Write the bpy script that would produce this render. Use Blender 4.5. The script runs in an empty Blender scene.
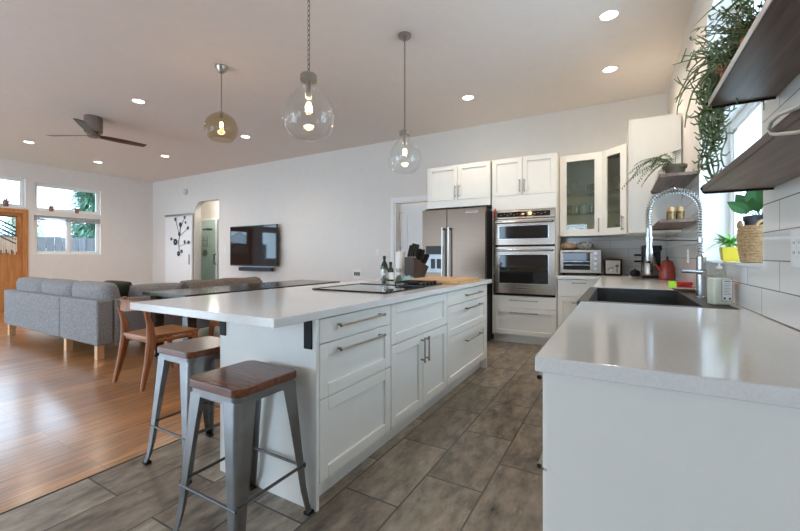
import bpy, bmesh, math, random
from mathutils import Vector, Matrix
SC = bpy.context.scene
COL = SC.collection
PI = math.pi
R = math.radians
rnd = random.Random(7)

# ------------------------------------------------------------------ camera, world, lights, exposure
HCAM = 1.16
YAW = 29.76
cd = bpy.data.cameras.new('camera')
cam = bpy.data.objects.new('camera', cd)
COL.objects.link(cam)
cam.location = (0, 0, HCAM)
cam.rotation_euler = (R(90), 0, R(YAW))
cd.sensor_width = 36
cd.lens = 383 / 800 * 36
cd.shift_y = -9.5 / 800
cd.clip_start = 0.02
SC.camera = cam

world = bpy.data.worlds.new('overcast_sky')
SC.world = world
world.use_nodes = True
bg = world.node_tree.nodes['Background']
bg.inputs[0].default_value = (0.585, 0.785, 1.0, 1)
bg.inputs[1].default_value = 9.0

SC.view_settings.view_transform = 'Standard'
SC.view_settings.look = 'None'
SC.view_settings.gamma = 1
SC.view_settings.use_curve_mapping = False
SC.view_settings.exposure = 0.0
SC.cycles.max_bounces = 10
SC.cycles.diffuse_bounces = 6
SC.cycles.glossy_bounces = 5
SC.cycles.transmission_bounces = 8
SC.cycles.transparent_max_bounces = 16
SC.cycles.caustics_reflective = False
SC.cycles.caustics_refractive = False
SC.cycles.sample_clamp_indirect = 6
LAMP_W = 48.0          # each recessed downlight
LAMP_COL = (1.0, 0.83, 0.64)

# ------------------------------------------------------------------ materials
def mat(name, col, rough=0.5, metal=0.0, noise=0.0, nscale=8.0, bump=0.0, bscale=60.0, emit=None, estr=0.0,
        stretch=None, spec=0.5, coat=0.0, col2=None, aniso=None):
    m = bpy.data.materials.new(name)
    m.use_nodes = True
    nt = m.node_tree
    b = nt.nodes['Principled BSDF']
    b.inputs['Base Color'].default_value = (*col, 1)
    b.inputs['Roughness'].default_value = rough
    b.inputs['Metallic'].default_value = metal
    b.inputs['Specular IOR Level'].default_value = spec
    b.inputs['Coat Weight'].default_value = coat
    if emit:
        b.inputs['Emission Color'].default_value = (*emit, 1)
        b.inputs['Emission Strength'].default_value = estr
    tc = nt.nodes.new('ShaderNodeTexCoord')
    mp = nt.nodes.new('ShaderNodeMapping')
    nt.links.new(tc.outputs['Object'], mp.inputs[0])
    if stretch:
        mp.inputs['Scale'].default_value = stretch
    nz = nt.nodes.new('ShaderNodeTexNoise')
    nz.inputs['Scale'].default_value = nscale
    nz.inputs['Detail'].default_value = 4
    nt.links.new(mp.outputs[0], nz.inputs['Vector'])
    cr = nt.nodes.new('ShaderNodeValToRGB')
    a = max(noise, 0.015)
    if col2 is None:
        c1 = tuple(max(0, c * (1 - a)) for c in col); c2 = tuple(min(1, c * (1 + a)) for c in col)
    else:
        c1, c2 = col, col2
    cr.color_ramp.elements[0].position = 0.3
    cr.color_ramp.elements[1].position = 0.7
    cr.color_ramp.elements[0].color = (*c1, 1)
    cr.color_ramp.elements[1].color = (*c2, 1)
    nt.links.new(nz.outputs['Fac'], cr.inputs[0])
    nt.links.new(cr.outputs[0], b.inputs['Base Color'])
    if bump:
        n2 = nt.nodes.new('ShaderNodeTexNoise')
        n2.inputs['Scale'].default_value = bscale
        n2.inputs['Detail'].default_value = 3
        nt.links.new(mp.outputs[0], n2.inputs['Vector'])
        bp = nt.nodes.new('ShaderNodeBump')
        bp.inputs['Strength'].default_value = bump
        bp.inputs['Distance'].default_value = 0.01
        nt.links.new(n2.outputs['Fac'], bp.inputs['Height'])
        nt.links.new(bp.outputs[0], b.inputs['Normal'])
    return m

def glass(name, tint=(0.97, 0.98, 0.98), ior=1.45, rough=0.0):
    m = bpy.data.materials.new(name)
    m.use_nodes = True
    nt = m.node_tree
    nt.nodes.remove(nt.nodes['Principled BSDF'])
    out = nt.nodes['Material Output']
    tr = nt.nodes.new('ShaderNodeBsdfTransparent'); tr.inputs[0].default_value = (*tint, 1)
    gl = nt.nodes.new('ShaderNodeBsdfGlossy'); gl.inputs['Roughness'].default_value = rough
    lw = nt.nodes.new('ShaderNodeLayerWeight'); lw.inputs['Blend'].default_value = 0.5
    pw = nt.nodes.new('ShaderNodeMath'); pw.operation = 'POWER'; pw.inputs[1].default_value = 4.0
    fr = nt.nodes.new('ShaderNodeMath'); fr.operation = 'MULTIPLY_ADD'
    fr.inputs[1].default_value = 0.75 * (ior - 1) / 0.45; fr.inputs[2].default_value = 0.04
    fr.use_clamp = True
    nt.links.new(lw.outputs['Facing'], pw.inputs[0]); nt.links.new(pw.outputs[0], fr.inputs[0])
    mx = nt.nodes.new('ShaderNodeMixShader')
    nt.links.new(fr.outputs[0], mx.inputs[0])
    nt.links.new(tr.outputs[0], mx.inputs[1]); nt.links.new(gl.outputs[0], mx.inputs[2])
    nt.links.new(mx.outputs[0], out.inputs[0])
    return m

def emission(name, col, s):
    m = bpy.data.materials.new(name)
    m.use_nodes = True
    nt = m.node_tree
    nt.nodes.remove(nt.nodes['Principled BSDF'])
    e = nt.nodes.new('ShaderNodeEmission')
    e.inputs[0].default_value = (*col, 1); e.inputs[1].default_value = s
    nt.links.new(e.outputs[0], nt.nodes['Material Output'].inputs[0])
    return m

def brick_mat(name, ax, w, h, off, c1, c2, cm, mortar, rough, ofs=0.5, freq=2, noise=0.2, nstretch=(1, 1, 1), nscale=4,
              bump=0.3, vein=None, rough_var=0.0, tilebump=0.0):
    """bricks laid on world position; ax = the two world axes (along, up the rows)"""
    m = bpy.data.materials.new(name)
    m.use_nodes = True
    nt = m.node_tree; L = nt.links
    b = nt.nodes['Principled BSDF']
    b.inputs['Roughness'].default_value = rough
    g = nt.nodes.new('ShaderNodeNewGeometry')
    sp = nt.nodes.new('ShaderNodeSeparateXYZ'); L.new(g.outputs['Position'], sp.inputs[0])
    cb = nt.nodes.new('ShaderNodeCombineXYZ')
    for k in (0, 1):
        ad = nt.nodes.new('ShaderNodeMath'); ad.operation = 'ADD'; ad.inputs[1].default_value = off[k]
        L.new(sp.outputs[ax[k]], ad.inputs[0]); L.new(ad.outputs[0], cb.inputs[k])
    br = nt.nodes.new('ShaderNodeTexBrick')
    br.inputs['Scale'].default_value = 1
    br.inputs['Brick Width'].default_value = w; br.inputs['Row Height'].default_value = h
    br.inputs['Mortar Size'].default_value = mortar; br.inputs['Mortar Smooth'].default_value = 0.1
    br.offset = ofs; br.offset_frequency = freq; br.squash = 1
    br.inputs['Color1'].default_value = (*c1, 1); br.inputs['Color2'].default_value = (*c2, 1)
    br.inputs['Mortar'].default_value = (*cm, 1)
    L.new(cb.outputs[0], br.inputs['Vector'])
    mp = nt.nodes.new('ShaderNodeMapping'); mp.inputs['Scale'].default_value = nstretch
    L.new(g.outputs['Position'], mp.inputs[0])
    nz = nt.nodes.new('ShaderNodeTexNoise'); nz.inputs['Scale'].default_value = nscale; nz.inputs['Detail'].default_value = 7
    nz.inputs['Roughness'].default_value = 0.65
    # shift the grain from tile to tile
    sh = nt.nodes.new('ShaderNodeVectorMath'); sh.operation = 'MULTIPLY_ADD'
    sh.inputs[1].default_value = (7, 5, 3)
    L.new(br.outputs['Color'], sh.inputs[0]); L.new(mp.outputs[0], sh.inputs[2])
    L.new(sh.outputs[0], nz.inputs['Vector'])
    mr = nt.nodes.new('ShaderNodeMapRange')
    mr.inputs[1].default_value = 0.25; mr.inputs[2].default_value = 0.75
    mr.inputs[3].default_value = 1 - noise; mr.inputs[4].default_value = 1 + noise
    L.new(nz.outputs['Fac'], mr.inputs[0])
    mu = nt.nodes.new('ShaderNodeVectorMath'); mu.operation = 'SCALE'
    L.new(br.outputs['Color'], mu.inputs[0]); L.new(mr.outputs[0], mu.inputs['Scale'])
    last = mu.outputs[0]
    if vein:
        v = nt.nodes.new('ShaderNodeTexNoise'); v.inputs['Scale'].default_value = 8; v.inputs['Detail'].default_value = 9
        v.inputs['Roughness'].default_value = 0.75; v.inputs['Distortion'].default_value = 0.4
        L.new(sh.outputs[0], v.inputs['Vector'])
        cr = nt.nodes.new('ShaderNodeValToRGB')
        e = cr.color_ramp.elements
        e[0].position = 0.60; e[0].color = (0, 0, 0, 1); e[1].position = 0.70; e[1].color = (0, 0, 0, 1)
        k = cr.color_ramp.elements.new(0.64); k.color = (1, 1, 1, 1)
        L.new(v.outputs['Fac'], cr.inputs[0])
        ml = nt.nodes.new('ShaderNodeMath'); ml.operation = 'MULTIPLY'; ml.inputs[1].default_value = 0.5
        L.new(cr.outputs[0], ml.inputs[0])
        mx = nt.nodes.new('ShaderNodeMixRGB'); mx.inputs[2].default_value = (*vein, 1)
        L.new(ml.outputs[0], mx.inputs[0]); L.new(last, mx.inputs[1])
        last = mx.outputs[0]
    L.new(last, b.inputs['Base Color'])
    if rough_var:
        r2 = nt.nodes.new('ShaderNodeMapRange'); r2.inputs[3].default_value = rough - rough_var; r2.inputs[4].default_value = rough + rough_var
        L.new(nz.outputs['Fac'], r2.inputs[0]); L.new(r2.outputs[0], b.inputs['Roughness'])
    inv = nt.nodes.new('ShaderNodeMath'); inv.operation = 'MULTIPLY_ADD'; inv.inputs[1].default_value = -1; inv.inputs[2].default_value = 1
    L.new(br.outputs['Fac'], inv.inputs[0])
    ad = nt.nodes.new('ShaderNodeMath'); ad.operation = 'MULTIPLY_ADD'; ad.inputs[1].default_value = tilebump
    L.new(nz.outputs['Fac'], ad.inputs[0]); L.new(inv.outputs[0], ad.inputs[2])
    bp = nt.nodes.new('ShaderNodeBump'); bp.inputs['Strength'].default_value = bump; bp.inputs['Distance'].default_value = 0.004
    L.new(ad.outputs[0], bp.inputs['Height']); L.new(bp.outputs[0], b.inputs['Normal'])
    return m

M_COAT = lambda m, w, ro: (m.node_tree.nodes['Principled BSDF'].inputs['Coat Weight'].__setattr__('default_value', w), m.node_tree.nodes['Principled BSDF'].inputs['Coat Roughness'].__setattr__('default_value', ro))
def wood(name, c1, c2, axis=0, rough=0.35, scale=6, coat=0.0):
    st = [12.0, 12.0, 12.0]; st[axis] = 0.9
    return mat(name, c1, rough, nscale=scale, stretch=st, col2=c2, coat=coat, bump=0.06, bscale=scale * 3)

M = {}
M['wall'] = mat('wall_paint', (0.74, 0.71, 0.67), 0.7)
M['ceil'] = mat('ceiling_paint', (0.76, 0.70, 0.655), 0.75)
M['trim'] = mat('trim_paint', (0.82, 0.82, 0.81), 0.4)
M['cab'] = mat('cabinet_lacquer', (0.80, 0.79, 0.745), 0.32)
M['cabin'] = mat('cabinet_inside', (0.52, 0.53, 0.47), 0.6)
M['quartz'] = mat('white_quartz', (0.78, 0.77, 0.75), 0.13, nscale=170, col2=(0.71, 0.705, 0.69))
M['nickel'] = mat('brushed_nickel', (0.40, 0.375, 0.345), 0.28, 1.0)
M['chrome'] = mat('chrome', (0.42, 0.42, 0.425), 0.19, 1.0)
M['steel'] = mat('stainless_steel', (0.34, 0.285, 0.24), 0.25, 1.0, noise=0.04, nscale=3, stretch=(60, 60, 1))
M['fridge'] = mat('fridge_steel', (0.155, 0.110, 0.083), 0.30, 1.0, noise=0.05, nscale=3, stretch=(1, 1, 40))
M['black'] = mat('black_plastic', (0.010, 0.010, 0.010), 0.35, spec=0.3)
M['matblack'] = mat('black_iron', (0.010, 0.010, 0.010), 0.55, spec=0.2)
M['bglass'] = mat('black_glass', (0.008, 0.009, 0.01), 0.05)
M['pewter'] = mat('gunmetal', (0.235, 0.235, 0.235), 0.34, 0.9, noise=0.12, nscale=12)
M['stoolwood'] = wood('stool_wood', (0.075, 0.02, 0.007), (0.20, 0.062, 0.022), 0, 0.25, 4)
M['walnutch'] = wood('chair_wood', (0.165, 0.047, 0.011), (0.34, 0.115, 0.03), 2, 0.42, 4)
M['chairseat'] = wood('chair_seat_wood', (0.24, 0.09, 0.03), (0.40, 0.175, 0.06), 0, 0.35, 4)
M['darkwood'] = wood('table_wood', (0.016, 0.009, 0.007), (0.04, 0.025, 0.019), 1, 0.16, 4)
M['shelf'] = wood('shelf_walnut', (0.08, 0.043, 0.029), (0.20, 0.123, 0.088), 1, 0.42, 3)
M['shelflit'] = wood('shelf_lit_edge', (0.74, 0.70, 0.65), (0.84, 0.80, 0.75), 1, 0.3, 3)  # pale tone stands in for window light on the high shelf's front edge
M['shelfdark'] = wood('shelf_dark_edge', (0.035, 0.018, 0.012), (0.08, 0.042, 0.029), 1, 0.45, 3)
M['doorwood'] = wood('front_door_wood', (0.42, 0.16, 0.045), (0.58, 0.26, 0.085), 2, 0.4, 3)
M['board'] = wood('cutting_board_wood', (0.55, 0.30, 0.12), (0.72, 0.45, 0.22), 0, 0.45, 3)
M['oak'] = wood('sofa_leg_wood', (0.55, 0.30, 0.14), (0.70, 0.42, 0.22), 2, 0.45, 4)
M['sofa'] = mat('grey_tweed', (0.155, 0.150, 0.150), 0.95, nscale=75, col2=(0.32, 0.312, 0.31), bump=0.6, bscale=90)
M['knit'] = mat('knit_wool', (0.09, 0.07, 0.055), 0.95, nscale=50, col2=(0.26, 0.22, 0.19), bump=0.8, bscale=90)
M['olive'] = mat('olive_cloth', (0.03, 0.033, 0.02), 0.9, noise=0.3, nscale=40)
M['terra'] = mat('terracotta', (0.48, 0.15, 0.075), 0.75, noise=0.12, nscale=10)
M['soil'] = mat('soil', (0.05, 0.03, 0.02), 0.95, noise=0.4, nscale=60, bump=0.6)
M['leaf'] = mat('leaf_green', (0.05, 0.16, 0.035), 0.45, nscale=9, col2=(0.11, 0.27, 0.06))
M['leafb'] = mat('leaf_bright', (0.10, 0.30, 0.04), 0.4, nscale=12, col2=(0.22, 0.45, 0.10))
M['leafd'] = mat('leaf_deep', (0.03, 0.12, 0.04), 0.35, nscale=8, col2=(0.06, 0.20, 0.06))
M['trail'] = mat('trailing_green', (0.07, 0.12, 0.035), 0.5, nscale=30, col2=(0.36, 0.43, 0.22))
M['fern'] = mat('fern_green', (0.05, 0.09, 0.035), 0.6, nscale=20, col2=(0.13, 0.20, 0.08))
M['stem'] = mat('stem_brown', (0.13, 0.10, 0.06), 0.7, noise=0.2)
M['yellow'] = mat('yellow_glaze', (0.80, 0.62, 0.05), 0.3)
M['rope'] = mat('seagrass_rope', (0.36, 0.22, 0.10), 0.85, nscale=90, col2=(0.62, 0.43, 0.24), bump=0.7, bscale=120)
M['blackpot'] = mat('black_pot', (0.01, 0.01, 0.012), 0.3)
M['sink'] = mat('granite_composite', (0.018, 0.0175, 0.017), 0.45, nscale=130, col2=(0.05, 0.048, 0.046), bump=0.15, bscale=150)
M['white'] = mat('white_plastic', (0.80, 0.80, 0.79), 0.35)
M['paper'] = mat('white_paper', (0.85, 0.84, 0.82), 0.85, bump=0.2, bscale=90)
M['lime'] = mat('lime_plastic', (0.42, 0.75, 0.03), 0.35)
M['red'] = mat('red_plastic', (0.50, 0.03, 0.025), 0.35)
M['redsteel'] = mat('red_enamel', (0.30, 0.035, 0.02), 0.25)
M['teal'] = mat('teal_cloth', (0.03, 0.22, 0.27), 0.9, nscale=25, col2=(0.45, 0.55, 0.55))
M['candle'] = mat('candle_wax', (0.52, 0.30, 0.12), 0.5)
M['gold'] = mat('gold_pattern', (0.012, 0.008, 0.005), 0.35, 0.3, nscale=55, col2=(0.34, 0.20, 0.06))
M['label'] = mat('paper_label', (0.78, 0.77, 0.74), 0.6)
M['ink'] = mat('printed_ink', (0.05, 0.05, 0.055), 0.6)
M['cream'] = mat('cotton_cord', (0.72, 0.64, 0.52), 0.9, noise=0.08, nscale=80)
M['art'] = mat('black_wire', (0.012, 0.012, 0.012), 0.5)
M['screen'] = mat('tv_screen', (0.006, 0.006, 0.008), 0.04)
M['blind'] = mat('blind_slats', (0.42, 0.42, 0.43), 0.6)
M['blade'] = wood('fan_walnut', (0.022, 0.007, 0.005), (0.05, 0.016, 0.010), 0, 0.3, 4)
M['fannick'] = mat('fan_nickel', (0.28, 0.25, 0.22), 0.3, 0.9)
M['glass'] = glass('clear_glass')
M['pane'] = glass('window_glass', (0.97, 0.99, 0.99))
M['cabglass'] = glass('cabinet_glass', (0.93, 0.95, 0.92))
M['amber'] = glass('champagne_glass', (0.80, 0.74, 0.60), 1.5)
M['showerglass'] = glass('shower_glass', (0.93, 0.98, 0.97))
M['drink'] = glass('drinking_glass', (0.90, 0.92, 0.92), 2.1)
M['oil'] = glass('green_bottle_glass', (0.10, 0.22, 0.06), 1.5)
M['soapliq'] = glass('soap_bottle_plastic', (0.96, 0.97, 0.94), 1.35, 0.05)
M['bulb'] = emission('bulb_filament', (1.0, 0.62, 0.28), 40)
M['led'] = emission('led_diffuser', (1.0, 0.95, 0.86), 14)
M['display'] = emission('oven_display', (1.0, 0.35, 0.12), 2.5)
M['blacktile'] = brick_mat('slate_tile', (1, 0), 0.6, 0.305, (-2.13, 0.885), (0.175, 0.143, 0.110), (0.29, 0.243, 0.19), (0.055, 0.05, 0.044),
                           0.0045, 0.33, noise=0.85, nscale=7, nstretch=(2.0, 0.8, 1), bump=0.5, vein=(0.40, 0.36, 0.31), rough_var=0.12, tilebump=0.9)
M['plank'] = brick_mat('plank_floor', (1, 0), 1.22, 0.13, (0.2, 2.413), (0.47, 0.215, 0.075), (0.33, 0.14, 0.048), (0.11, 0.05, 0.02),
                       0.0014, 0.30, ofs=0.37, freq=3, noise=0.75, nstretch=(13, 0.8, 1), nscale=3.2, bump=0.3, rough_var=0.05, tilebump=0.5)
M_COAT(M['plank'], 1.0, 0.19)
M['plank'].node_tree.nodes['Principled BSDF'].inputs['Coat IOR'].default_value = 1.6
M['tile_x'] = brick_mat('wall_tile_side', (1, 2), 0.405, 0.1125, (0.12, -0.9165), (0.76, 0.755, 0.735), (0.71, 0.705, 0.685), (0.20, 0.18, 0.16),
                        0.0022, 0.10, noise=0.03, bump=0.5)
M['tile_y_shaded'] = brick_mat('wall_tile_back_shaded', (0, 2), 0.405, 0.1125, (0.10, -0.9165), (0.62, 0.605, 0.58), (0.56, 0.55, 0.53), (0.30, 0.27, 0.24),  # same white tile, darkened to carry the shade under the wall cabinets
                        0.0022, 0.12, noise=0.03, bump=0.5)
M['aqua'] = brick_mat('shower_tile', (0, 2), 0.4, 0.2, (0, 0), (0.64, 0.75, 0.745), (0.57, 0.69, 0.69), (0.75, 0.80, 0.78),
                      0.004, 0.15, noise=0.05, bump=0.3)
M['grass'] = mat('grass', (0.10, 0.17, 0.05), 0.9, noise=0.3, nscale=3)
M['fence'] = wood('fence_boards', (0.075, 0.068, 0.075), (0.12, 0.108, 0.115), 2, 0.8, 3)
M['tree'] = mat('tree_leaves', (0.03, 0.10, 0.06), 0.6, nscale=3, col2=(0.10, 0.24, 0.14))
M['treel'] = mat('shrub_leaves', (0.16, 0.26, 0.13), 0.6, nscale=3, col2=(0.34, 0.42, 0.28))

# ------------------------------------------------------------------ mesh helpers
def V(*a): return Vector(a)
class Fr:
    """a local frame: u across, v up, n out"""
    def __init__(s, O, U, N, W=(0, 0, 1)):
        s.O, s.U, s.N, s.W = Vector(O), Vector(U).normalized(), Vector(N).normalized(), Vector(W).normalized()
    def __call__(s, u, v, n=0): return s.O + s.U * u + s.W * v + s.N * n
WORLD = Fr((0, 0, 0), (1, 0, 0), (0, 1, 0))      # u=x, v=z, n=y

def fbox(bm, F, u0, u1, v0, v1, n0, n1, bev=0.0, seg=2):
    vs = [bm.verts.new(F(u, v, n)) for u in (u0, u1) for v in (v0, v1) for n in (n0, n1)]
    q = [(0, 1, 3, 2), (4, 6, 7, 5), (0, 4, 5, 1), (2, 3, 7, 6), (0, 2, 6, 4), (1, 5, 7, 3)]
    fs = [bm.faces.new([vs[i] for i in f]) for f in q]
    bmesh.ops.recalc_face_normals(bm, faces=fs)
    if bev > 0:
        es = list({e for f in fs for e in f.edges})
        bmesh.ops.bevel(bm, geom=es, offset=bev, segments=seg, profile=0.5, affect='EDGES', clamp_overlap=True)
def box(bm, x0, x1, y0, y1, z0, z1, bev=0.0, seg=2):
    fbox(bm, WORLD, min(x0, x1), max(x0, x1), min(z0, z1), max(z0, z1), min(y0, y1), max(y0, y1), bev, seg)
def lathe(bm, prof, c=(0, 0, 0), seg=24, axis=(0, 0, 1), cap=True):
    ax = Vector(axis).normalized()
    t = Vector((1, 0, 0)) if abs(ax.x) < 0.9 else Vector((0, 1, 0))
    e1 = ax.cross(t).normalized(); e2 = ax.cross(e1)
    c = Vector(c); rings = []
    for r, h in prof:
        if r < 1e-5: rings.append([bm.verts.new(c + ax * h)])
        else: rings.append([bm.verts.new(c + ax * h + (e1 * math.cos(2 * PI * k / seg) + e2 * math.sin(2 * PI * k / seg)) * r) for k in range(seg)])
    fs = []
    for a, b in zip(rings, rings[1:]):
        for k in range(seg):
            k2 = (k + 1) % seg
            if len(a) == 1 and len(b) == 1: continue
            if len(a) == 1: fs.append(bm.faces.new((a[0], b[k], b[k2])))
            elif len(b) == 1: fs.append(bm.faces.new((a[k], a[k2], b[0])))
            else: fs.append(bm.faces.new((a[k], a[k2], b[k2], b[k])))
    if cap:
        for rr in (rings[0], rings[-1]):
            if len(rr) > 2: fs.append(bm.faces.new(rr))
    bmesh.ops.recalc_face_normals(bm, faces=fs)
def cyl(bm, c, r, h, seg=20, axis=(0, 0, 1), bev=0.0):
    p = [(r, 0), (r, h)] if not bev else [(r - bev, 0), (r, bev), (r, h - bev), (r - bev, h)]
    lathe(bm, p, c, seg, axis)
def tube(bm, pts, r, seg=8, closed=False, cap=True):
    pts = [Vector(p) for p in pts]; n = len(pts)
    rs = r if isinstance(r, (list, tuple)) else [r] * n
    up = None; rings = []
    for i, p in enumerate(pts):
        if closed: t = (pts[(i + 1) % n] - pts[i - 1])
        else: t = pts[min(i + 1, n - 1)] - pts[max(i - 1, 0)]
        t.normalize()
        if up is None:
            up = Vector((0, 0, 1)) if abs(t.z) < 0.9 else Vector((1, 0, 0))
        a = up - t * up.dot(t)
        if a.length < 1e-6: a = t.orthogonal()
        a.normalize(); up = a; b = t.cross(a)
        rings.append([bm.verts.new(p + (a * math.cos(2 * PI * k / seg) + b * math.sin(2 * PI * k / seg)) * rs[i]) for k in range(seg)])
    fs = []
    pr = list(zip(rings, rings[1:])) + ([(rings[-1], rings[0])] if closed else [])
    for A, B in pr:
        for k in range(seg):
            k2 = (k + 1) % seg
            fs.append(bm.faces.new((A[k], A[k2], B[k2], B[k])))
    if cap and not closed:
        fs.append(bm.faces.new(rings[0])); fs.append(bm.faces.new(rings[-1]))
    bmesh.ops.recalc_face_normals(bm, faces=fs)
def prism(bm, poly, d, bev=0.0):
    """poly: list of 3D points (planar), extruded by vector d"""
    d = Vector(d)
    a = [bm.verts.new(Vector(p)) for p in poly]; b = [bm.verts.new(Vector(p) + d) for p in poly]
    n = len(a)
    fs = [bm.faces.new(a), bm.faces.new(b)] + [bm.faces.new((a[i], a[(i + 1) % n], b[(i + 1) % n], b[i])) for i in range(n)]
    bmesh.ops.recalc_face_normals(bm, faces=fs)
    if bev:
        es = list({e for f in fs for e in f.edges})
        bmesh.ops.bevel(bm, geom=es, offset=bev, segments=2, profile=0.5, affect='EDGES', clamp_overlap=True)
def loft(bm, secs, closed_sec=True, cap=True):
    rings = [[bm.verts.new(Vector(p)) for p in s] for s in secs]
    n = len(rings[0]); fs = []
    for A, B in zip(rings, rings[1:]):
        for k in range(n if closed_sec else n - 1):
            k2 = (k + 1) % n
            fs.append(bm.faces.new((A[k], A[k2], B[k2], B[k])))
    if cap and closed_sec:
        fs.append(bm.faces.new(rings[0])); fs.append(bm.faces.new(rings[-1]))
    bmesh.ops.recalc_face_normals(bm, faces=fs)
def arc(c, r, a0, a1, n, e1, e2):
    c, e1, e2 = Vector(c), Vector(e1), Vector(e2)
    return [c + e1 * r * math.cos(a0 + (a1 - a0) * i / n) + e2 * r * math.sin(a0 + (a1 - a0) * i / n) for i in range(n + 1)]
def leaf(bm, base, d, up, L, w, droop=0.3, n=5, fold=0.25):
    base, d, up = Vector(base), Vector(d).normalized(), Vector(up)
    s = d.cross(up).normalized(); u = s.cross(d).normalized()
    rows = []
    for i in range(n + 1):
        t = i / n
        p = base + d * L * t - Vector((0, 0, 1)) * droop * L * t * t
        ww = w * math.sin(PI * min(0.98, 0.06 + 0.94 * t) ** 0.85) * 0.5
        rows.append((bm.verts.new(p - s * ww + u * ww * fold), bm.verts.new(p), bm.verts.new(p + s * ww + u * ww * fold)))
    for a, b in zip(rows, rows[1:]):
        bm.faces.new((a[0], a[1], b[1], b[0])); bm.faces.new((a[1], a[2], b[2], b[1]))
def puff(bm, F, w, h, t, k=0.5, n=10, sag=0.0):
    """a soft cushion centred on F's origin: rounded box with a swollen middle"""
    def sgn(x): return (x > 0) - (x < 0)
    faces = []
    vs = {}
    def pt(i, j, side):
        a = -1 + 2 * i / n; b = -1 + 2 * j / n
        e = (1 - a ** 4) * (1 - b ** 4)
        th = t * 0.5 * (k + (1 - k) * e) if 0 < i < n and 0 < j < n else t * 0.16
        aa = a * (1 - 0.04 * abs(b) ** 3); bb = b * (1 - 0.05 * abs(a) ** 3) - sag * (1 - a * a) * (b > 0.6)
        return F(aa * w / 2, bb * h / 2, th * side)
    for side in (1, -1):
        for i in range(n + 1):
            for j in range(n + 1):
                vs[(i, j, side)] = bm.verts.new(pt(i, j, side))
        for i in range(n):
            for j in range(n):
                faces.append(bm.faces.new((vs[(i, j, side)], vs[(i + 1, j, side)], vs[(i + 1, j + 1, side)], vs[(i, j + 1, side)])))
    rim = [(i, 0) for i in range(n)] + [(n, j) for j in range(n)] + [(i, n) for i in range(n, 0, -1)] + [(0, j) for j in range(n, 0, -1)]
    for a, b in zip(rim, rim[1:] + rim[:1]):
        faces.append(bm.faces.new((vs[(*a, 1)], vs[(*b, 1)], vs[(*b, -1)], vs[(*a, -1)])))
    bmesh.ops.recalc_face_normals(bm, faces=faces)

def B(): return bmesh.new()
def obj(name, bm, m, parent=None, world=False, sharp=32, mats=None):
    if world and parent is not None:
        r = parent
        while r.parent: r = r.parent
        bmesh.ops.translate(bm, verts=bm.verts, vec=-Vector(r.location))
    off = None
    if parent is None:
        xs = [v.co for v in bm.verts]
        lo = Vector((min(c.x for c in xs), min(c.y for c in xs), min(c.z for c in xs)))
        hi = Vector((max(c.x for c in xs), max(c.y for c in xs), max(c.z for c in xs)))
        off = Vector(((lo.x + hi.x) / 2, (lo.y + hi.y) / 2, lo.z))
        bmesh.ops.translate(bm, verts=bm.verts, vec=-off)
    sa = R(sharp)
    for f in bm.faces: f.smooth = True
    for e in bm.edges:
        if len(e.link_faces) == 2 and e.calc_face_angle(0) > sa: e.smooth = False
    me = bpy.data.meshes.new(name)
    bm.to_mesh(me); bm.free()
    for mm in (mats or [m]): me.materials.append(mm)
    o = bpy.data.objects.new(name, me)
    COL.objects.link(o)
    if off is not None: o.location = off
    wnm = o.modifiers.new('normals', 'WEIGHTED_NORMAL'); wnm.keep_sharp = True; wnm.weight = 100
    if parent is not None: o.parent = parent
    return o
def tag(o, label, cat, group=None):
    o['label'] = label; o['category'] = cat
    if group: o['group'] = group
    return o
def thing(name, label, cat, loc=(0, 0, 0), rz=0, group=None):
    o = bpy.data.objects.new(name, None)
    COL.objects.link(o)
    o.empty_display_size = 0.1
    o.location = loc; o.rotation_euler = (0, 0, rz)
    return tag(o, label, cat, group)
def struct(o):
    o['kind'] = 'structure'
    return o
def dup(root, loc, rz=None, label=None, group=None):
    r = root.copy(); COL.objects.link(r); r.location = loc
    if rz is not None: r.rotation_euler = (0, 0, rz)
    if label: r['label'] = label
    if group: r['group'] = group
    for ch in list(root.children):
        c = ch.copy(); COL.objects.link(c); c.parent = r
        for g in list(ch.children):
            d = g.copy(); COL.objects.link(d); d.parent = c
    return r
def light(name, kind, loc, power, col=(1, 1, 1), parent=None, rot=(0, 0, 0), **kw):
    d = bpy.data.lights.new(name, kind)
    d.energy = power; d.color = col
    for k, v in kw.items(): setattr(d, k, v)
    o = bpy.data.objects.new(name, d)
    COL.objects.link(o); o.location = loc; o.rotation_euler = rot
    if parent: o.parent = parent
    return o

# ------------------------------------------------------------------ the room
XL, XR, YB, YF, ZC = -11.1, 0.51, 5.75, -3.0, 3.18
XT = -2.413                              # where plank floor meets tile
bm = B()
for k, (a, b) in enumerate(((XL - .2, XT), (XT, XR + .25))):
    n0 = len(bm.faces)
    box(bm, a, b, YF, YB + .05, -.12, 0)
    bm.faces.ensure_lookup_table()
    for f in bm.faces[n0:]: f.material_index = k
struct(obj('floor', bm, None, mats=[M['plank'], M['blacktile']]))
bm = B(); box(bm, XL - .2, XR + .25, YF, YB + .2, ZC, ZC + .12)
struct(obj('ceiling', bm, M['ceil']))
def grid_wall(bm, F, u0, u1, v0, v1, n0, n1, holes):
    us = sorted({u0, u1, *[h[0] for h in holes], *[h[1] for h in holes]})
    for a, b in zip(us, us[1:]):
        cuts = sorted([(h[2], h[3]) for h in holes if h[0] <= a + 1e-6 and h[1] >= b - 1e-6])
        z = v0
        for c, d in cuts:
            if c > z + 1e-6: fbox(bm, F, a, b, z, c, n0, n1)
            z = d
        if z < v1 - 1e-6: fbox(bm, F, a, b, z, v1, n0, n1)
FX = Fr((0, 0, 0), (0, 1, 0), (1, 0, 0))       # u=y, v=z, n=x
FY = WORLD                                      # u=x, v=z, n=y
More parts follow.
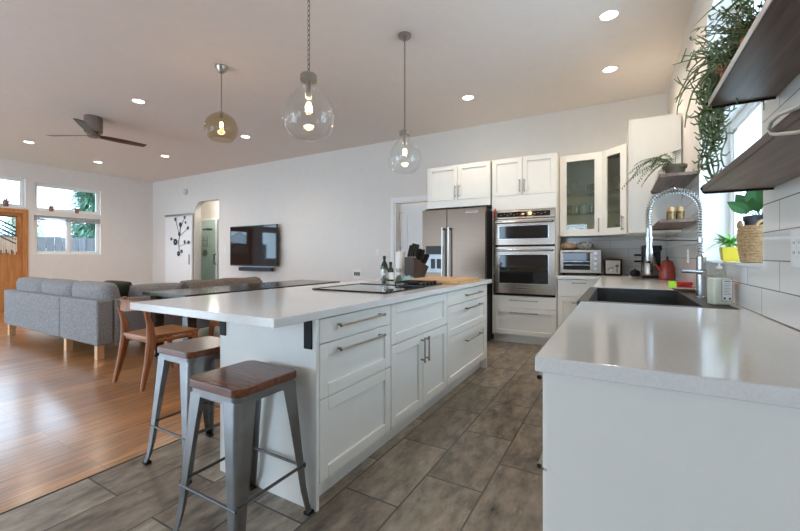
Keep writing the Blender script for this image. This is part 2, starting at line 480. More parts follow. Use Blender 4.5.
# left wall with the entrance door, transoms and windows
LW = [(3.30, 4.54, 1.197, 2.08), (3.30, 4.54, 2.165, 2.775), (2.22, 3.16, 0, 2.11), (2.16, 3.16, 2.195, 2.83),
      (0.25, 1.75, 1.0, 2.08), (0.25, 1.75, 2.165, 2.775), (-2.6, -0.2, 0, 2.35)]
bm = B(); grid_wall(bm, FX, YF, YB + .2, 0, ZC, XL - .16, XL, LW)
struct(obj('wall_left', bm, M['wall']))
# right wall with the two stacked sink windows
RW = [(2.09, 3.52, 1.115, 2.09), (2.09, 3.30, 2.20, 2.78)]
bm = B(); grid_wall(bm, FX, YF, YB + .2, 0, ZC, XR + .01, XR + .24, RW)
struct(obj('wall_right', bm, M['wall']))
# back wall
BW = [(-9.18, -8.235, 0, 2.51), (-3.40, -2.62, 0, 2.10)]
bm = B(); grid_wall(bm, FY, XL - .16, XR + .25, 0, ZC, YB, YB + .14, BW)
r_ = .26; cx, cz = -9.18 + r_, 2.51 - r_
poly = [(-9.18, YB, 2.51)] + [tuple(p) for p in arc((cx, YB, cz), r_, PI / 2, PI, 8, (1, 0, 0), (0, 0, 1))]
prism(bm, poly, (0, .14, 0))
struct(obj('wall_back', bm, M['wall']))
# tiled splashback
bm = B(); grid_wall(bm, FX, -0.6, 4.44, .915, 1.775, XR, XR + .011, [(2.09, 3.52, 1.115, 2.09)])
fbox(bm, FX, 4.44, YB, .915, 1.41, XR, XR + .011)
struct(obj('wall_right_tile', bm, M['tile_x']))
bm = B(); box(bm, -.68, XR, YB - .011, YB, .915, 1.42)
struct(obj('wall_back_tile', bm, M['tile_y_shaded']))
# unseen wall behind the camera: openings sized for the daylight they let in
bm = B(); grid_wall(bm, FY, XL - .16, XR + .25, 0, ZC, YF - .15, YF, [(-9.9, -7.3, 0, 2.4), (-6.2, -3.4, 0, 2.4), (-1.9, -.9, 1.0, 2.2)])
struct(obj('wall_front', bm, M['wall']))
# skirting
bm = B(); box(bm, XL, XL + .014, YF, 2.14, 0, .09, .003); box(bm, XL, XL + .014, 3.24, YB, 0, .09, .003); struct(obj('baseboard_left', bm, M['trim']))
bm = B(); box(bm, XL, -10.4, YB - .014, YB, 0, .09, .003); box(bm, -8.2, -3.5, YB - .014, YB, 0, .09, .003); struct(obj('baseboard_back', bm, M['trim']))
# metal strip where planks meet tile
bm = B(); box(bm, XT - .005, XT + .005, YF, YB, 0, .003, .001); struct(obj('trim_1', bm, M['stem']))

wn = [0]
def window(Xc, y0, y1, z0, z1, mull=(), fw=.05, dep=.06, hung=None):
    wn[0] += 1
    o = bpy.data.objects.new('window_%d' % wn[0], None); COL.objects.link(o); o.location = (Xc, (y0 + y1) / 2, z0); struct(o)
    f = B()
    for a, b, c, d in ((y0, y1, z0, z0 + fw), (y0, y1, z1 - fw, z1), (y0, y0 + fw, z0 + fw, z1 - fw), (y1 - fw, y1, z0 + fw, z1 - fw)):
        fbox(f, FX, a, b, c, d, Xc - dep / 2, Xc + dep / 2, .004)
    for ym in mull: fbox(f, FX, ym - fw * .5, ym + fw * .5, z0 + fw, z1 - fw, Xc - dep / 2, Xc + dep / 2, .004)
    # slimmer sash inside the frame
    ys = [y0 + fw] + list(mull) + [y1 - fw]
    for a, b in zip(ys, ys[1:]):
        s = .022
        a2 = a + (fw * .5 if a in mull else 0); b2 = b - (fw * .5 if b in mull else 0)
        for p, q, c, d in ((a2, b2, z0 + fw, z0 + fw + s), (a2, b2, z1 - fw - s, z1 - fw), (a2, a2 + s, z0 + fw, z1 - fw), (b2 - s, b2, z0 + fw, z1 - fw)):
            fbox(f, FX, p, q, c, d, Xc - dep * .28, Xc + dep * .28, .002)
    obj('window_frame', f, M['trim'], o, True)
    g = B(); fbox(g, FX, y0 + fw, y1 - fw, z0 + fw, z1 - fw, Xc - .003, Xc + .003)
    obj('window_pane', g, M['pane'], o, True)
    return o
window(XL - .09, 3.30, 4.54, 1.197, 2.08, (3.93,))
window(XL - .09, 3.30, 4.54, 2.165, 2.775)
window(XL - .09, 2.16, 3.16, 2.195, 2.83)
window(XL - .09, 0.25, 1.75, 1.0, 2.08, (1.0,))
window(XL - .09, 0.25, 1.75, 2.165, 2.775)
window(XL - .09, -2.6, -0.2, 0, 2.35, (-1.4,))
window(XR + .20, 2.09, 3.52, 1.115, 2.09, (2.80,))
window(XR + .20, 2.09, 3.30, 2.20, 2.78)
# sill board of the sink window
bm = B(); box(bm, XR - .012, XR + .16, 2.09, 3.52, 1.112, 1.128, .003); struct(obj('trim_2', bm, M['quartz']))

# entrance door with glazed upper half
d1 = bpy.data.objects.new('door_1', None); COL.objects.link(d1); d1.location = (XL - .06, 2.69, 0); struct(d1)
bm = B(); Y0, Y1 = 2.25, 3.13
for a, b, c, d in ((Y0, Y1, .0, .62), (Y0, Y1, 1.98, 2.08), (Y0, Y0 + .12, .62, 1.98), (Y1 - .12, Y1, .62, 1.98)):
    fbox(bm, FX, a, b, c, d, XL - .08, XL - .035, .004)
fbox(bm, FX, Y0 + .12, Y1 - .12, .62, 1.30, XL - .07, XL - .045)
for k in range(1, 5): fbox(bm, FX, Y0 + .12 + k * .128 - .004, Y0 + .12 + k * .128 + .004, .64, 1.28, XL - .045, XL - .042)
fbox(bm, FX, Y0 + .12, Y1 - .12, 1.28, 1.33, XL - .08, XL - .03, .004)
obj('door_leaf', bm, M['doorwood'], d1, True)
bm = B(); fbox(bm, FX, Y0 + .12, Y1 - .12, 1.33, 1.98, XL - .06, XL - .055); obj('door_pane', bm, M['pane'], d1, True)
bm = B()
for a, b, c, d in ((2.16, 2.255, 0, 2.07), (3.122, 3.2, 0, 2.07), (2.16, 3.2, 2.07, 2.16)): fbox(bm, FX, a, b, c, d, XL - .09, XL + .018, .004)
obj('door_frame', bm, M['doorwood'], d1, True)
bm = B(); cyl(bm, (XL - .035, 2.31, 1.0), .03, .02, 16, (1, 0, 0)); tube(bm, [(XL - .02, 2.31, 1.0), (XL + .03, 2.31, 1.0), (XL + .03, 2.42, 1.0)], .01)
obj('door_handle', bm, M['nickel'], d1, True)
# macrame hanging
mc = thing('macrame_hanging', 'cream knotted macrame hanging with long fringe on the wooden front door glass', 'wall hanging', (XL - .02, 2.69, 1.3))
bm = B(); tube(bm, [(XL - .012, 2.36, 2.0), (XL - .012, 3.03, 2.0)], .011); obj('dowel', bm, M['stem'], mc, True)
bm = B()
for k in range(5):                       # chevron cords
    zt = 1.95 - k * .085
    tube(bm, [(XL - .012, 2.38, zt - .19), (XL - .012, 2.69, zt), (XL - .012, 3.01, zt - .19)], .012 if k % 2 else .017, 6)
for k in range(13):
    y = 2.38 + k * .0525
    tube(bm, [(XL - .012, y, 2.0), (XL - .012, y, 1.5)], .0035, 5)
obj('cords', bm, M['art'], mc, True)  # black stands in for pale cords silhouetted against the bright door glass
bm = B()
for k in range(26):
    y = 2.37 + k * .026
    L = .30 + .05 * math.sin(k * 1.9) + .03 * rnd.random()
    tube(bm, [(XL - .012, y, 1.56), (XL - .008, y + rnd.uniform(-.006, .006), 1.56 - L)], [.012, .014], 6)
obj('fringe', bm, M['cream'], mc, True)
# blind rolled up over the lower left window
bl = thing('roman_blind', 'grey slatted blind gathered at the head of the lower left-wall window', 'blind', (XL - .02, 3.92, 2.0))
bm = B()
for k in range(5): fbox(bm, FX, 3.31, 4.53, 2.055 - k * .026, 2.075 - k * .026, XL - .05, XL - .006, .004)
obj('slats', bm, M['blind'], bl, True)
bm = B(); fbox(bm, FX, 3.31, 4.53, 2.06, 2.079, XL - .055, XL + .004, .003); obj('headrail', bm, M['trim'], bl, True)

# bathroom beyond the arched opening
bm = B(); box(bm, -10.95, -7.4, 7.06, 7.18, 0, 2.8); box(bm, -7.4, -7.28, YB + .14, 7.18, 0, 2.8); box(bm, -11.07, -10.95, YB + .14, 7.18, 0, 2.8)
struct(obj('wall_bathroom', bm, M['wall']))
bm = B(); box(bm, -10.95, -7.4, 7.04, 7.059, 0, 2.25); struct(obj('wall_shower_tile', bm, M['aqua']))
bm = B(); box(bm, -11.0, -7.3, YB + .05, 7.18, -.12, 0); struct(obj('floor_bathroom', bm, M['blacktile']))
bm = B(); box(bm, -11.07, -7.28, YB + .14, 7.18, 2.8, 2.9); struct(obj('ceiling_bathroom', bm, M['wall']))
light('bathroom_lamp', 'POINT', (-9.0, 6.1, 2.6), 16, (1, .90, .78), shadow_soft_size=.12)
light('shower_lamp', 'POINT', (-9.9, 6.75, 2.5), 11, (1, .95, .88), shadow_soft_size=.10)
sh = thing('shower_enclosure', 'framed glass shower enclosure seen through the arched bathroom doorway', 'shower', (-9.2, 6.35, 0))
bm = B()
for a, b, c, d in ((-10.94, -7.45, 0, .06), (-10.94, -7.45, 2.11, 2.16), (-9.93, -9.86, .06, 2.11), (-9.20, -9.13, .06, 2.11), (-7.5, -7.45, .06, 2.11)):
    box(bm, a, b, 6.32, 6.37, c, d, .006)
obj('enclosure_frame', bm, M['white'], sh, True)
bm = B(); box(bm, -9.86, -9.20, 6.342, 6.348, .06, 2.11); obj('glass_door', bm, M['showerglass'], sh, True)
bm = B(); box(bm, -9.13, -7.5, 6.342, 6.348, .06, 2.11); box(bm, -10.93, -9.93, 6.342, 6.348, .06, 2.11); obj('glass_panel', bm, M['showerglass'], sh, True)
bm = B(); tube(bm, [(-9.165, 6.32, .95), (-9.165, 6.26, .95), (-9.165, 6.26, 1.2), (-9.165, 6.32, 1.2)], .014); obj('door_handle', bm, M['matblack'], sh, True)
sv = thing('shower_mixer', 'dark shower head and mixer valve on the pale aqua tile', 'shower head', (-10.5, 6.95, 1.1))
bm = B(); tube(bm, [(-10.75, 7.03, 1.93), (-10.75, 6.98, 1.95), (-10.42, 6.93, 1.96)], .018); cyl(bm, (-10.38, 6.93, 1.91), .085, .05, 18); obj('head', bm, M['matblack'], sv, True)
bm = B(); cyl(bm, (-10.72, 7.04, 1.25), .10, .02, 20, (0, -1, 0)); cyl(bm, (-10.72, 7.02, 1.25), .03, .05, 14, (0, -1, 0)); box(bm, -10.735, -10.705, 6.955, 6.975, 1.15, 1.26, .004); obj('valve', bm, M['fannick'], sv, True)
sc_ = thing('shower_caddy', 'small wire shower caddy hanging on the aqua tile wall', 'caddy', (-10.7, 6.98, 1.4))
bm = B()
for z in (1.46, 1.62):
    for x in (-10.82, -10.6): tube(bm, [(x, 7.03, z), (x, 6.93, z)], .007, 6)
    tube(bm, [(-10.82, 6.93, z), (-10.6, 6.93, z)], .007, 6)
    for k in range(6): tube(bm, [(-10.82 + k * .044, 7.03, z), (-10.82 + k * .044, 6.93, z)], .004, 5)
for x in (-10.8, -10.62): tube(bm, [(x, 7.03, 1.46), (x, 7.03, 1.75)], .007, 6)
obj('caddy_wire', bm, M['fannick'], sc_, True)

# sliding barn door with rail
d2 = bpy.data.objects.new('door_2', None); COL.objects.link(d2); d2.location = (-9.78, 5.7, .02); struct(d2)
bm = B(); box(bm, -10.37, -9.21, 5.685, 5.725, .02, 2.165, .004); obj('door_leaf', bm, M['trim'], d2, True)
bm = B(); box(bm, -10.42, -9.19, 5.70, 5.712, 2.195, 2.235, .003)
for x in (-10.2, -9.8, -9.4): cyl(bm, (x, YB, 2.215), .014, .05, 10, (0, -1, 0))
obj('door_rail', bm, M['fannick'], d2, True)
bm = B(); box(bm, -9.32, -9.29, 5.665, 5.69, .95, 1.2, .004); obj('door_handle', bm, M['nickel'], d2, True)
wa = thing('wall_sculpture', 'black wire flower sculpture hung on the white sliding door', 'wall art', (-9.8, 5.67, 1.2))
FA = Fr((.24, 5.672, .10), (1, 0, 0), (0, -1, 0))
for (x, z, r) in ((-10.12, 2.0, .055), (-9.9, 1.86, .07), (-9.72, 2.03, .045), (-9.95, 1.62, .06), (-10.12, 1.42, .10), (-9.98, 1.12, .075), (-9.85, 1.18, .05), (-9.58, 1.76, .05), (-9.72, 1.42, .045), (-9.55, 1.4, .055), (-10.3, 1.5, .05), (-9.68, 1.9, .04)):
    bm = B()
    for k in range(6):
        a = k * PI / 3 + x * 9
        lathe(bm, [(0, 0), (r * .33, .002), (r * .36, .006), (0, .008)], FA(x + math.cos(a) * r * .55, z + math.sin(a) * r * .55, 0), 8, (0, -1, 0))
    obj('flower', bm, M['art'], wa, True)
bm = B()
tube(bm, [FA(-9.95, 1.1), FA(-9.98, 1.4), FA(-9.92, 1.7), FA(-9.9, 1.9)], .006, 6)
for a, b in (((-9.98, 1.4), (-10.12, 1.42)), ((-9.98, 1.45), (-10.3, 1.5)), ((-9.95, 1.55), (-9.58, 1.76)), ((-9.95, 1.6), (-10.12, 2.0)), ((-9.92, 1.75), (-9.7, 2.05)), ((-9.96, 1.3), (-9.55, 1.4)), ((-9.72, 1.42), (-9.72, 1.36))):
    tube(bm, [FA(*a), FA(*b)], .0045, 6)
obj('stems', bm, M['art'], wa, True)

# open doorway beside the fridge
d3 = bpy.data.objects.new('door_3', None); COL.objects.link(d3); d3.location = (-3.0, YB, 0); struct(d3)
bm = B(); box(bm, -3.47, -3.40, YB - .018, YB + .0, 0, 2.17, .004); box(bm, -3.40, -2.62, YB - .018, YB, 2.10, 2.17, .004); box(bm, -3.40, -3.37, YB, YB + .14, 0, 2.10); box(bm, -3.37, -2.62, YB, YB + .14, 2.08, 2.10)
obj('door_frame', bm, M['trim'], d3, True)
FD = Fr((-3.35, YB + .15, 0), (math.cos(R(12)), math.sin(R(12)), 0), (math.sin(R(12)), -math.cos(R(12)), 0))
bm = B(); fbox(bm, FD, 0, .76, .01, 2.07, -.04, 0, .002)
for v0, v1 in ((.2, .95), (1.1, 1.9)):
    for a, b, c, d in ((.1, .66, v0, v0 + .02), (.1, .66, v1 - .02, v1), (.1, .12, v0, v1), (.64, .66, v0, v1)): fbox(bm, FD, a, b, c, d, 0, .008, .003)
obj('door_leaf', bm, M['trim'], d3, True)
bm = B()
for z in (.25, 1.1, 1.83): fbox(bm, FD, -.02, .02, z, z + .1, -.004, .012, .002)
obj('hinge', bm, M['nickel'], d3, True)
bm = B(); box(bm, -4.2, -2.0, 7.2, 7.3, 0, 2.8); box(bm, -4.3, -4.2, YB + .14, 7.3, 0, 2.8); box(bm, -2.0, -1.9, YB + .14, 7.3, 0, 2.8); struct(obj('wall_hallway', bm, M['wall']))
bm = B(); box(bm, -4.3, -1.9, YB + .05, 7.3, -.12, 0); struct(obj('floor_hallway', bm, M['blacktile']))
bm = B(); box(bm, -4.3, -1.9, YB + .14, 7.3, 2.8, 2.9); struct(obj('ceiling_hallway', bm, M['wall']))
light('hallway_lamp', 'POINT', (-3.1, 6.6, 2.5), 12, (1, .93, .84), shadow_soft_size=.12)

# ------------------------------------------------------------------ cabinets
def front(bm, F, w, h, t=.02, rail=.062, rec=.013, shaker=True):
    g = .0026
    if not shaker:
        fbox(bm, F, g, w - g, g, h - g, 0, t, .0022); return
    fbox(bm, F, rail - .004, w - rail + .004, rail - .004, h - rail + .004, 0, t - rec)
    for a, b, c, d in ((g, rail, g, h - g), (w - rail, w - g, g, h - g), (rail, w - rail, g, rail), (rail, w - rail, h - rail, h - g)):
        fbox(bm, F, a, b, c, d, 0, t, .0016, 1)
def bar(bm, F, u, v, L, vert=False, n=0, r=.006, stand=.032):
    a = (u, v - L / 2) if vert else (u - L / 2, v)
    b = (u, v + L / 2) if vert else (u + L / 2, v)
    e = .018
    tube(bm, [F(*a, n + stand), F(*b, n + stand)], r, 10)
    for p in (a, b):
        q = (p[0] + (e if p is a else -e) * (not vert), p[1] + (e if p is a else -e) * vert)
        tube(bm, [F(*q, n), F(*q, n + stand)], r * 1.1, 10)
    for p, s in ((a, 1), (b, -1)):
        o = (e * .6 * s * (not vert), e * .6 * s * vert)
        tube(bm, [F(p[0], p[1], n + stand), F(p[0] + o[0], p[1] + o[1], n + stand)], r * 1.35, 10)
def add_front(kind, F, u0, v0, w, h, parent, handle=None, shaker=True, m='cab', t=.02):
    G = Fr(F(u0, v0, 0), F.U, F.N)
    bm = B(); front(bm, G, w, h, t, shaker=shaker); p = obj(kind, bm, M[m], parent, True)
    if handle:
        u, v, L, vert = handle
        bm = B(); bar(bm, G, u, v, L, vert, t); obj('handle', bm, M['nickel'], p, True)
    return p
# island: faces look towards +x at x=-1.187, doors from y=1.333 to 3.88
IX0, IX1 = -1.873, -1.207
FI = Fr((IX1, 0, 0), (0, 1, 0), (1, 0, 0))
c1 = thing('base_cabinet', 'white three-drawer island base cabinet nearest the stools', 'cabinet', (-1.54, 1.65, 0))
def carcass(parent, x0, x1, y0, y1, z0, z1, m='cab'):
    bm = B(); box(bm, x0, x1, y0, y1, z0, z1, .001); return obj('body', bm, M[m], parent, True)
carcass(c1, IX0 + .02, IX1, 1.335, 1.967, .10, .872)
add_front('drawer', FI, 1.335, .753, .632, .119, c1, (.316, .075, .40, False), False)
add_front('drawer', FI, 1.335, .497, .632, .256, c1, (.316, .215, .40, False))
add_front('drawer', FI, 1.335, .113, .632, .384, c1)
c2 = thing('base_cabinet', 'white island base cabinet with two doors under the cooktop', 'cabinet', (-1.54, 2.40, 0))
carcass(c2, IX0 + .02, IX1, 1.969, 2.831, .10, .872)
add_front('false_front', FI, 1.969, .62, .862, .252, c2)
add_front('door', FI, 1.969, .113, .430, .505, c2, (.398, .40, .17, True))
add_front('door', FI, 2.401, .113, .430, .505, c2, (.032, .40, .17, True))
c3 = thing('base_cabinet', 'white three-drawer island base cabinet nearest the fridge', 'cabinet', (-1.54, 3.35, 0))
carcass(c3, IX0 + .02, IX1, 2.833, 3.865, .10, .872)
add_front('drawer', FI, 2.833, .753, 1.03, .119, c3, (.60, .06, .42, False), False)
add_front('drawer', FI, 2.833, .497, 1.03, .256, c3, (.60, .20, .42, False))
add_front('drawer', FI, 2.833, .113, 1.03, .384, c3, (.60, .30, .42, False))
isl = thing('island_panelling', 'white end and back panels with recessed plinth wrapping the kitchen island', 'panel', (-1.55, 2.6, 0))
bm = B(); box(bm, IX0, -1.187, 1.315, 1.334, 0, .877, .0015); obj('end_panel', bm, M['cab'], isl, True)
bm = B(); box(bm, IX0, -1.187, 3.867, 3.89, 0, .877, .0015); obj('end_panel', bm, M['cab'], isl, True)
bm = B(); box(bm, IX0, IX0 + .018, 1.335, 3.866, 0, .877, .0015); obj('back_panel', bm, M['cab'], isl, True)
bm = B(); box(bm, IX0 + .03, -1.255, 1.336, 3.865, 0, .099); obj('plinth', bm, M['cab'], isl, True)
for x in (-1.234, -1.845):
    bm = B(); box(bm, x - .024, x + .024, 1.307, 1.3149, .735, .876, .002); box(bm, x - .024, x + .024, 1.10, 1.307, .871, .8769, .001)
    br = obj('bracket', bm, M['matblack'], isl, True); br['label'] = 'black steel worktop bracket'
bm = B(); box(bm, -2.25, -1.165, 1.05, 4.0, .8772, .915, .004)
tag(obj('island_countertop', bm, M['quartz']), 'white quartz worktop overhanging the kitchen island', 'countertop')

# right run: cabinets under the sink window, faces towards -x
FS = Fr((-.148, 0, 0), (0, 1, 0), (-1, 0, 0))
pe = thing('peninsula_panel', 'plain white end panel of the near counter run', 'panel', (.17, 1.0, 0))
bm = B(); box(bm, -.155, .505, 1.0, 1.018, 0, .877, .0015); obj('panel', bm, M['cab'], pe, True)
rc = thing('base_cabinet', 'white base cabinet with bar handles behind the near end panel', 'cabinet', (.17, 1.6, 0))
carcass(rc, -.148, .505, 1.02, 2.27, .10, .872)
add_front('drawer', FS, 1.02, .62, .62, .25, rc, (.31, .19, .34, False)); add_front('drawer', FS, 1.02, .113, .62, .505, rc, (.31, .44, .34, False))
add_front('drawer', FS, 1.645, .62, .62, .25, rc, (.31, .19, .34, False)); add_front('drawer', FS, 1.645, .113, .62, .505, rc, (.31, .44, .34, False))
bm = B(); box(bm, -.10, .505, 1.02, 2.27, 0, .099); obj('plinth', bm, M['cab'], rc, True)
rs = thing('base_cabinet', 'white base cabinet under the dark sink', 'cabinet', (.17, 2.8, 0))
carcass(rs, -.148, .505, 2.275, 3.36, .10, .60)
add_front('door', FS, 2.275, .113, .54, .48, rs, (.50, .35, .16, True)); add_front('door', FS, 2.818, .113, .54, .48, rs, (.04, .35, .16, True))
bm = B(); box(bm, -.10, .505, 2.275, 3.36, 0, .099); obj('plinth', bm, M['cab'], rs, True)
rd = thing('base_cabinet', 'white base cabinet in the corner beyond the sink', 'cabinet', (.17, 4.2, 0))
carcass(rd, -.148, .505, 3.365, 5.13, .10, .872)
add_front('door', FS, 3.365, .113, .86, .757, rd, (.82, .6, .2, True)); add_front('door', FS, 4.23, .113, .86, .757, rd, (.04, .6, .2, True))
bm = B(); box(bm, -.10, .505, 3.365, 5.13, 0, .099); obj('plinth', bm, M['cab'], rd, True)
# worktop: one continuous L with the sink let in
bm = B()
box(bm, -.18, .509, .98, 2.285, .877, .915, .004); box(bm, .482, .509, 2.285, 3.355, .877, .915)
box(bm, -.18, .509, 3.355, 5.119, .877, .915); box(bm, -.675, .509, 5.12, 5.738, .877, .915, .003)
tag(obj('countertop', bm, M['quartz']), 'long white quartz worktop running under the window and round the back corner', 'countertop')
# back run
FB = Fr((0, 5.17, 0), (1, 0, 0), (0, -1, 0))
bc = thing('base_cabinet', 'white base cabinet with a drawer under the toaster oven', 'cabinet', (-.42, 5.45, 0))
carcass(bc, -.672, -.155, 5.17, 5.74, .10, .872)
add_front('drawer', FB, -.672, .66, .50, .212, bc, (.25, .17, .16, False), False); add_front('drawer', FB, -.672, .113, .50, .545, bc, (.25, .47, .16, False))
bm = B(); box(bm, -.672, -.155, 5.23, 5.74, 0, .099); obj('plinth', bm, M['cab'], bc, True)
# tall oven housing
oh = thing('oven_cabinet', 'tall white cabinet housing the built-in double oven', 'cabinet', (-1.1, 5.45, 0))
bm = B()
box(bm, -1.503, -1.485, 5.17, 5.74, .10, 2.465); box(bm, -.70, -.68, 5.17, 5.74, .10, 2.465); box(bm, -1.49, -.70, 5.17, 5.74, .10, .635)
box(bm, -1.49, -.70, 5.17, 5.74, 1.77, 2.465); box(bm, -1.49, -.70, 5.70, 5.74, .635, 1.77)
obj('body', bm, M['cab'], oh, True)
add_front('drawer', FB, -1.50, .475, .815, .155, oh, (.42, .10, .36, False), False)
add_front('drawer', FB, -1.50, .115, .815, .357, oh, (.42, .30, .36, False))
add_front('door', FB, -1.50, 1.962, .40, .50, oh, (.37, .12, .16, True)); add_front('door', FB, -1.10, 1.962, .415, .50, oh, (.03, .12, .16, True))
bm = B(); box(bm, -1.50, -.685, 5.15, 5.17, 1.772, 1.96, .001); obj('filler', bm, M['cab'], oh, True)
bm = B(); box(bm, -1.50, -.68, 5.23, 5.74, 0, .099); obj('plinth', bm, M['cab'], oh, True)
# over-fridge cabinet
of = thing('wall_cabinet', 'white two-door cabinet above the fridge', 'cabinet', (-2.0, 5.45, 1.86))
carcass(of, -2.47, -1.525, 5.17, 5.74, 1.86, 2.465)
add_front('door', FB, -2.47, 1.962, .47, .50, of, (.44, .12, .16, True)); add_front('door', FB, -1.998, 1.962, .47, .50, of, (.03, .12, .16, True))
bm = B(); box(bm, -2.47, -1.525, 5.15, 5.17, 1.86, 1.96, .001); obj('filler', bm, M['cab'], of, True)
bm = B(); box(bm, -2.49, -2.472, 5.17, 5.74, 0, 2.465, .001); obj('side_panel', bm, M['cab'], of, True)
# glass-fronted cabinets
def glass_door(F, u0, v0, w, h, parent, hu):
    G = Fr(F(u0, v0, 0), F.U, F.N); r = .085; t = .02; g = .002
    bm = B()
    for a, b, c, d in ((g, r, g, h - g), (w - r, w - g, g, h - g), (r, w - r, g, r), (r, w - r, h - r, h - g)): fbox(bm, G, a, b, c, d, 0, t, .002, 1)
    p = obj('door', bm, M['cab'], parent, True)
    bm = B(); fbox(bm, G, r - .003, w - r + .003, r - .003, h - r + .003, .007, .011); obj('glass_pane', bm, M['cabglass'], p, True)
    bm = B(); bar(bm, G, hu, .13, .17, True, t); obj('handle', bm, M['nickel'], p, True)
gz0, gz1 = 1.415, 2.46
ga = thing('wall_cabinet', 'white glass-fronted wall cabinet of tumblers above the toaster oven', 'cabinet', (-.43, 5.57, gz0))
bm = B(); box(bm, -.675, -.657, 5.40, 5.74, gz0, gz1); box(bm, -.20, -.182, 5.40, 5.74, gz0, gz1); box(bm, -.675, -.182, 5.40, 5.74, gz1 - .018, gz1); box(bm, -.675, -.182, 5.40, 5.74, gz0, gz0 + .018)
obj('body', bm, M['cab'], ga, True)
bm = B(); box(bm, -.656, -.201, 5.725, 5.739, gz0 + .018, gz1 - .018); box(bm, -.656, -.652, 5.425, 5.725, gz0 + .018, gz1 - .018); box(bm, -.205, -.201, 5.425, 5.725, gz0 + .018, gz1 - .018)
obj('lining', bm, M['cabin'], ga, True)
SZ = (gz0 + .018, 1.715, 1.965)
for z in SZ[1:]:
    bm = B(); box(bm, -.652, -.205, 5.43, 5.725, z - .008, z); obj('shelf', bm, M['cabglass'], ga, True)
FG = Fr((0, 5.40, 0), (1, 0, 0), (0, -1, 0))
glass_door(FG, -.675, gz0, .493, gz1 - gz0, ga, .455)
A2, B2 = Vector((-.178, 5.40, 0)), Vector((.085, 5.137, 0))
gd = thing('wall_cabinet', 'angled white glass-fronted corner wall cabinet', 'cabinet', (.2, 5.5, gz0))
poly = [(-.178, 5.40), (.085, 5.137), (.505, 5.137), (.505, 5.74), (-.178, 5.74)]
bm = B()
prism(bm, [(x, y, gz0) for x, y in poly], (0, 0, .018)); prism(bm, [(x, y, gz1 - .018) for x, y in poly], (0, 0, .018))
box(bm, -.178, -.164, 5.42, 5.74, gz0, gz1); box(bm, .105, .505, 5.137, 5.151, gz0, gz1)
obj('body', bm, M['cab'], gd, True)
bm = B(); box(bm, -.163, .49, 5.725, 5.739, gz0 + .018, gz1 - .018); box(bm, .49, .504, 5.152, 5.725, gz0 + .018, gz1 - .018); obj('lining', bm, M['cabin'], gd, True)
ip = [(-.15, 5.42), (.105, 5.16), (.485, 5.16), (.485, 5.72), (-.15, 5.72)]
for z in SZ[1:]:
    bm = B(); prism(bm, [(x, y, z - .008) for x, y in ip], (0, 0, .008)); obj('shelf', bm, M['cabglass'], gd, True)
FDg = Fr(A2, (.7071, -.7071, 0), (-.7071, -.7071, 0))
glass_door(FDg, .0, gz0, .371, gz1 - gz0, gd, .335)
uc = thing('wall_cabinet', 'plain white wall cabinet side facing the window shelves', 'cabinet', (.3, 4.8, 1.39))
carcass(uc, .105, .509, 4.44, 5.133, 1.39, 2.51)
bm = B(); box(bm, .085, .104, 4.442, 5.13, 1.39, 2.51, .002); obj('door', bm, M['cab'], uc, True)

# glassware
def tumbler(r, h, name, m='drink'):
    bm = B()
    lathe(bm, [(0, 0), (r * .8, 0), (r, h), (r - .003, h), (r * .8 - .003, .006), (0, .006)], seg=16, cap=False)
    o = obj(name, bm, M[m]); o.location = (0, 0, -9); return o
def goblet():
    bm = B()
    lathe(bm, [(0, 0), (.032, 0), (.03, .004), (.005, .008), (.004, .06), (.012, .07), (.036, .10), (.036, .14), (.031, .175), (.029, .175), (.034, .14), (.034, .102), (.01, .074), (0, .072)], seg=16, cap=False)
    o = obj('wine_glass', bm, M['drink']); o.location = (0, 0, -9); return o
tA, tB, gA = tumbler(.034, .11, 'drinking_glass'), tumbler(.036, .13, 'drinking_glass'), goblet()
def put(src, x, y, z, label, cat, group, first={}):
    k = src.name
    if k in first: o = src.copy(); COL.objects.link(o)
    else: o = src; first[k] = 1
    o.location = (x, y, z); tag(o, label, cat, group); return o
for k, x in enumerate((-.58, -.50, -.42, -.34, -.27)):
    put(tB if k != 1 else gA, x, 5.52 + .04 * (k % 2), SZ[2], 'clear glass on the upper shelf behind the cabinet door above the toaster oven', 'glass', 'glasses on the upper cabinet shelf')
for k, x in enumerate((-.57, -.48, -.39, -.30)):
    put(tA if k != 2 else tB, x, 5.50 + .04 * (k % 2), SZ[1], 'clear glass on the middle shelf behind the cabinet door above the toaster oven', 'glass', 'glasses on the middle cabinet shelf')
for k, (u, w) in enumerate(((.12, .06), (.19, .08), (.26, .05))):
    p = FDg(u, 0, -w - .04)
    put(gA if k < 2 else tB, p.x, p.y, SZ[2], 'clear glass on the upper shelf of the angled corner cabinet', 'glass', 'glasses in the corner cabinet upper shelf')
for k, (u, w) in enumerate(((.14, .06), (.24, .07))):
    p = FDg(u, 0, -w - .03)
    put(tA, p.x, p.y, SZ[0], 'clear glass on the floor of the angled corner cabinet', 'glass', 'glasses on the corner cabinet floor')
def cup(x, y, z, r, h, m, label, name='mug'):
    bm = B(); lathe(bm, [(0, 0), (r * .85, 0), (r, .01), (r, h), (r - .004, h), (r - .004, .012), (0, .012)], (x, y, z), 18, cap=False)
    tube(bm, arc((x + r * .95, y, z + h * .5), h * .28, -PI / 2, PI / 2, 8, (1, 0, 0), (0, 0, 1)), .005, 6)
    return tag(obj(name, bm, M[m]), label, 'cup')
cup(-.54, 5.50, SZ[0], .042, .10, 'label', 'pale mug on the bottom shelf of the glass wall cabinet')
cup(-.43, 5.52, SZ[0], .042, .085, 'black', 'black mug on the bottom shelf of the glass wall cabinet')
cup(-.28, 5.50, SZ[0], .040, .10, 'yellow', 'yellow mug on the bottom shelf of the glass wall cabinet')

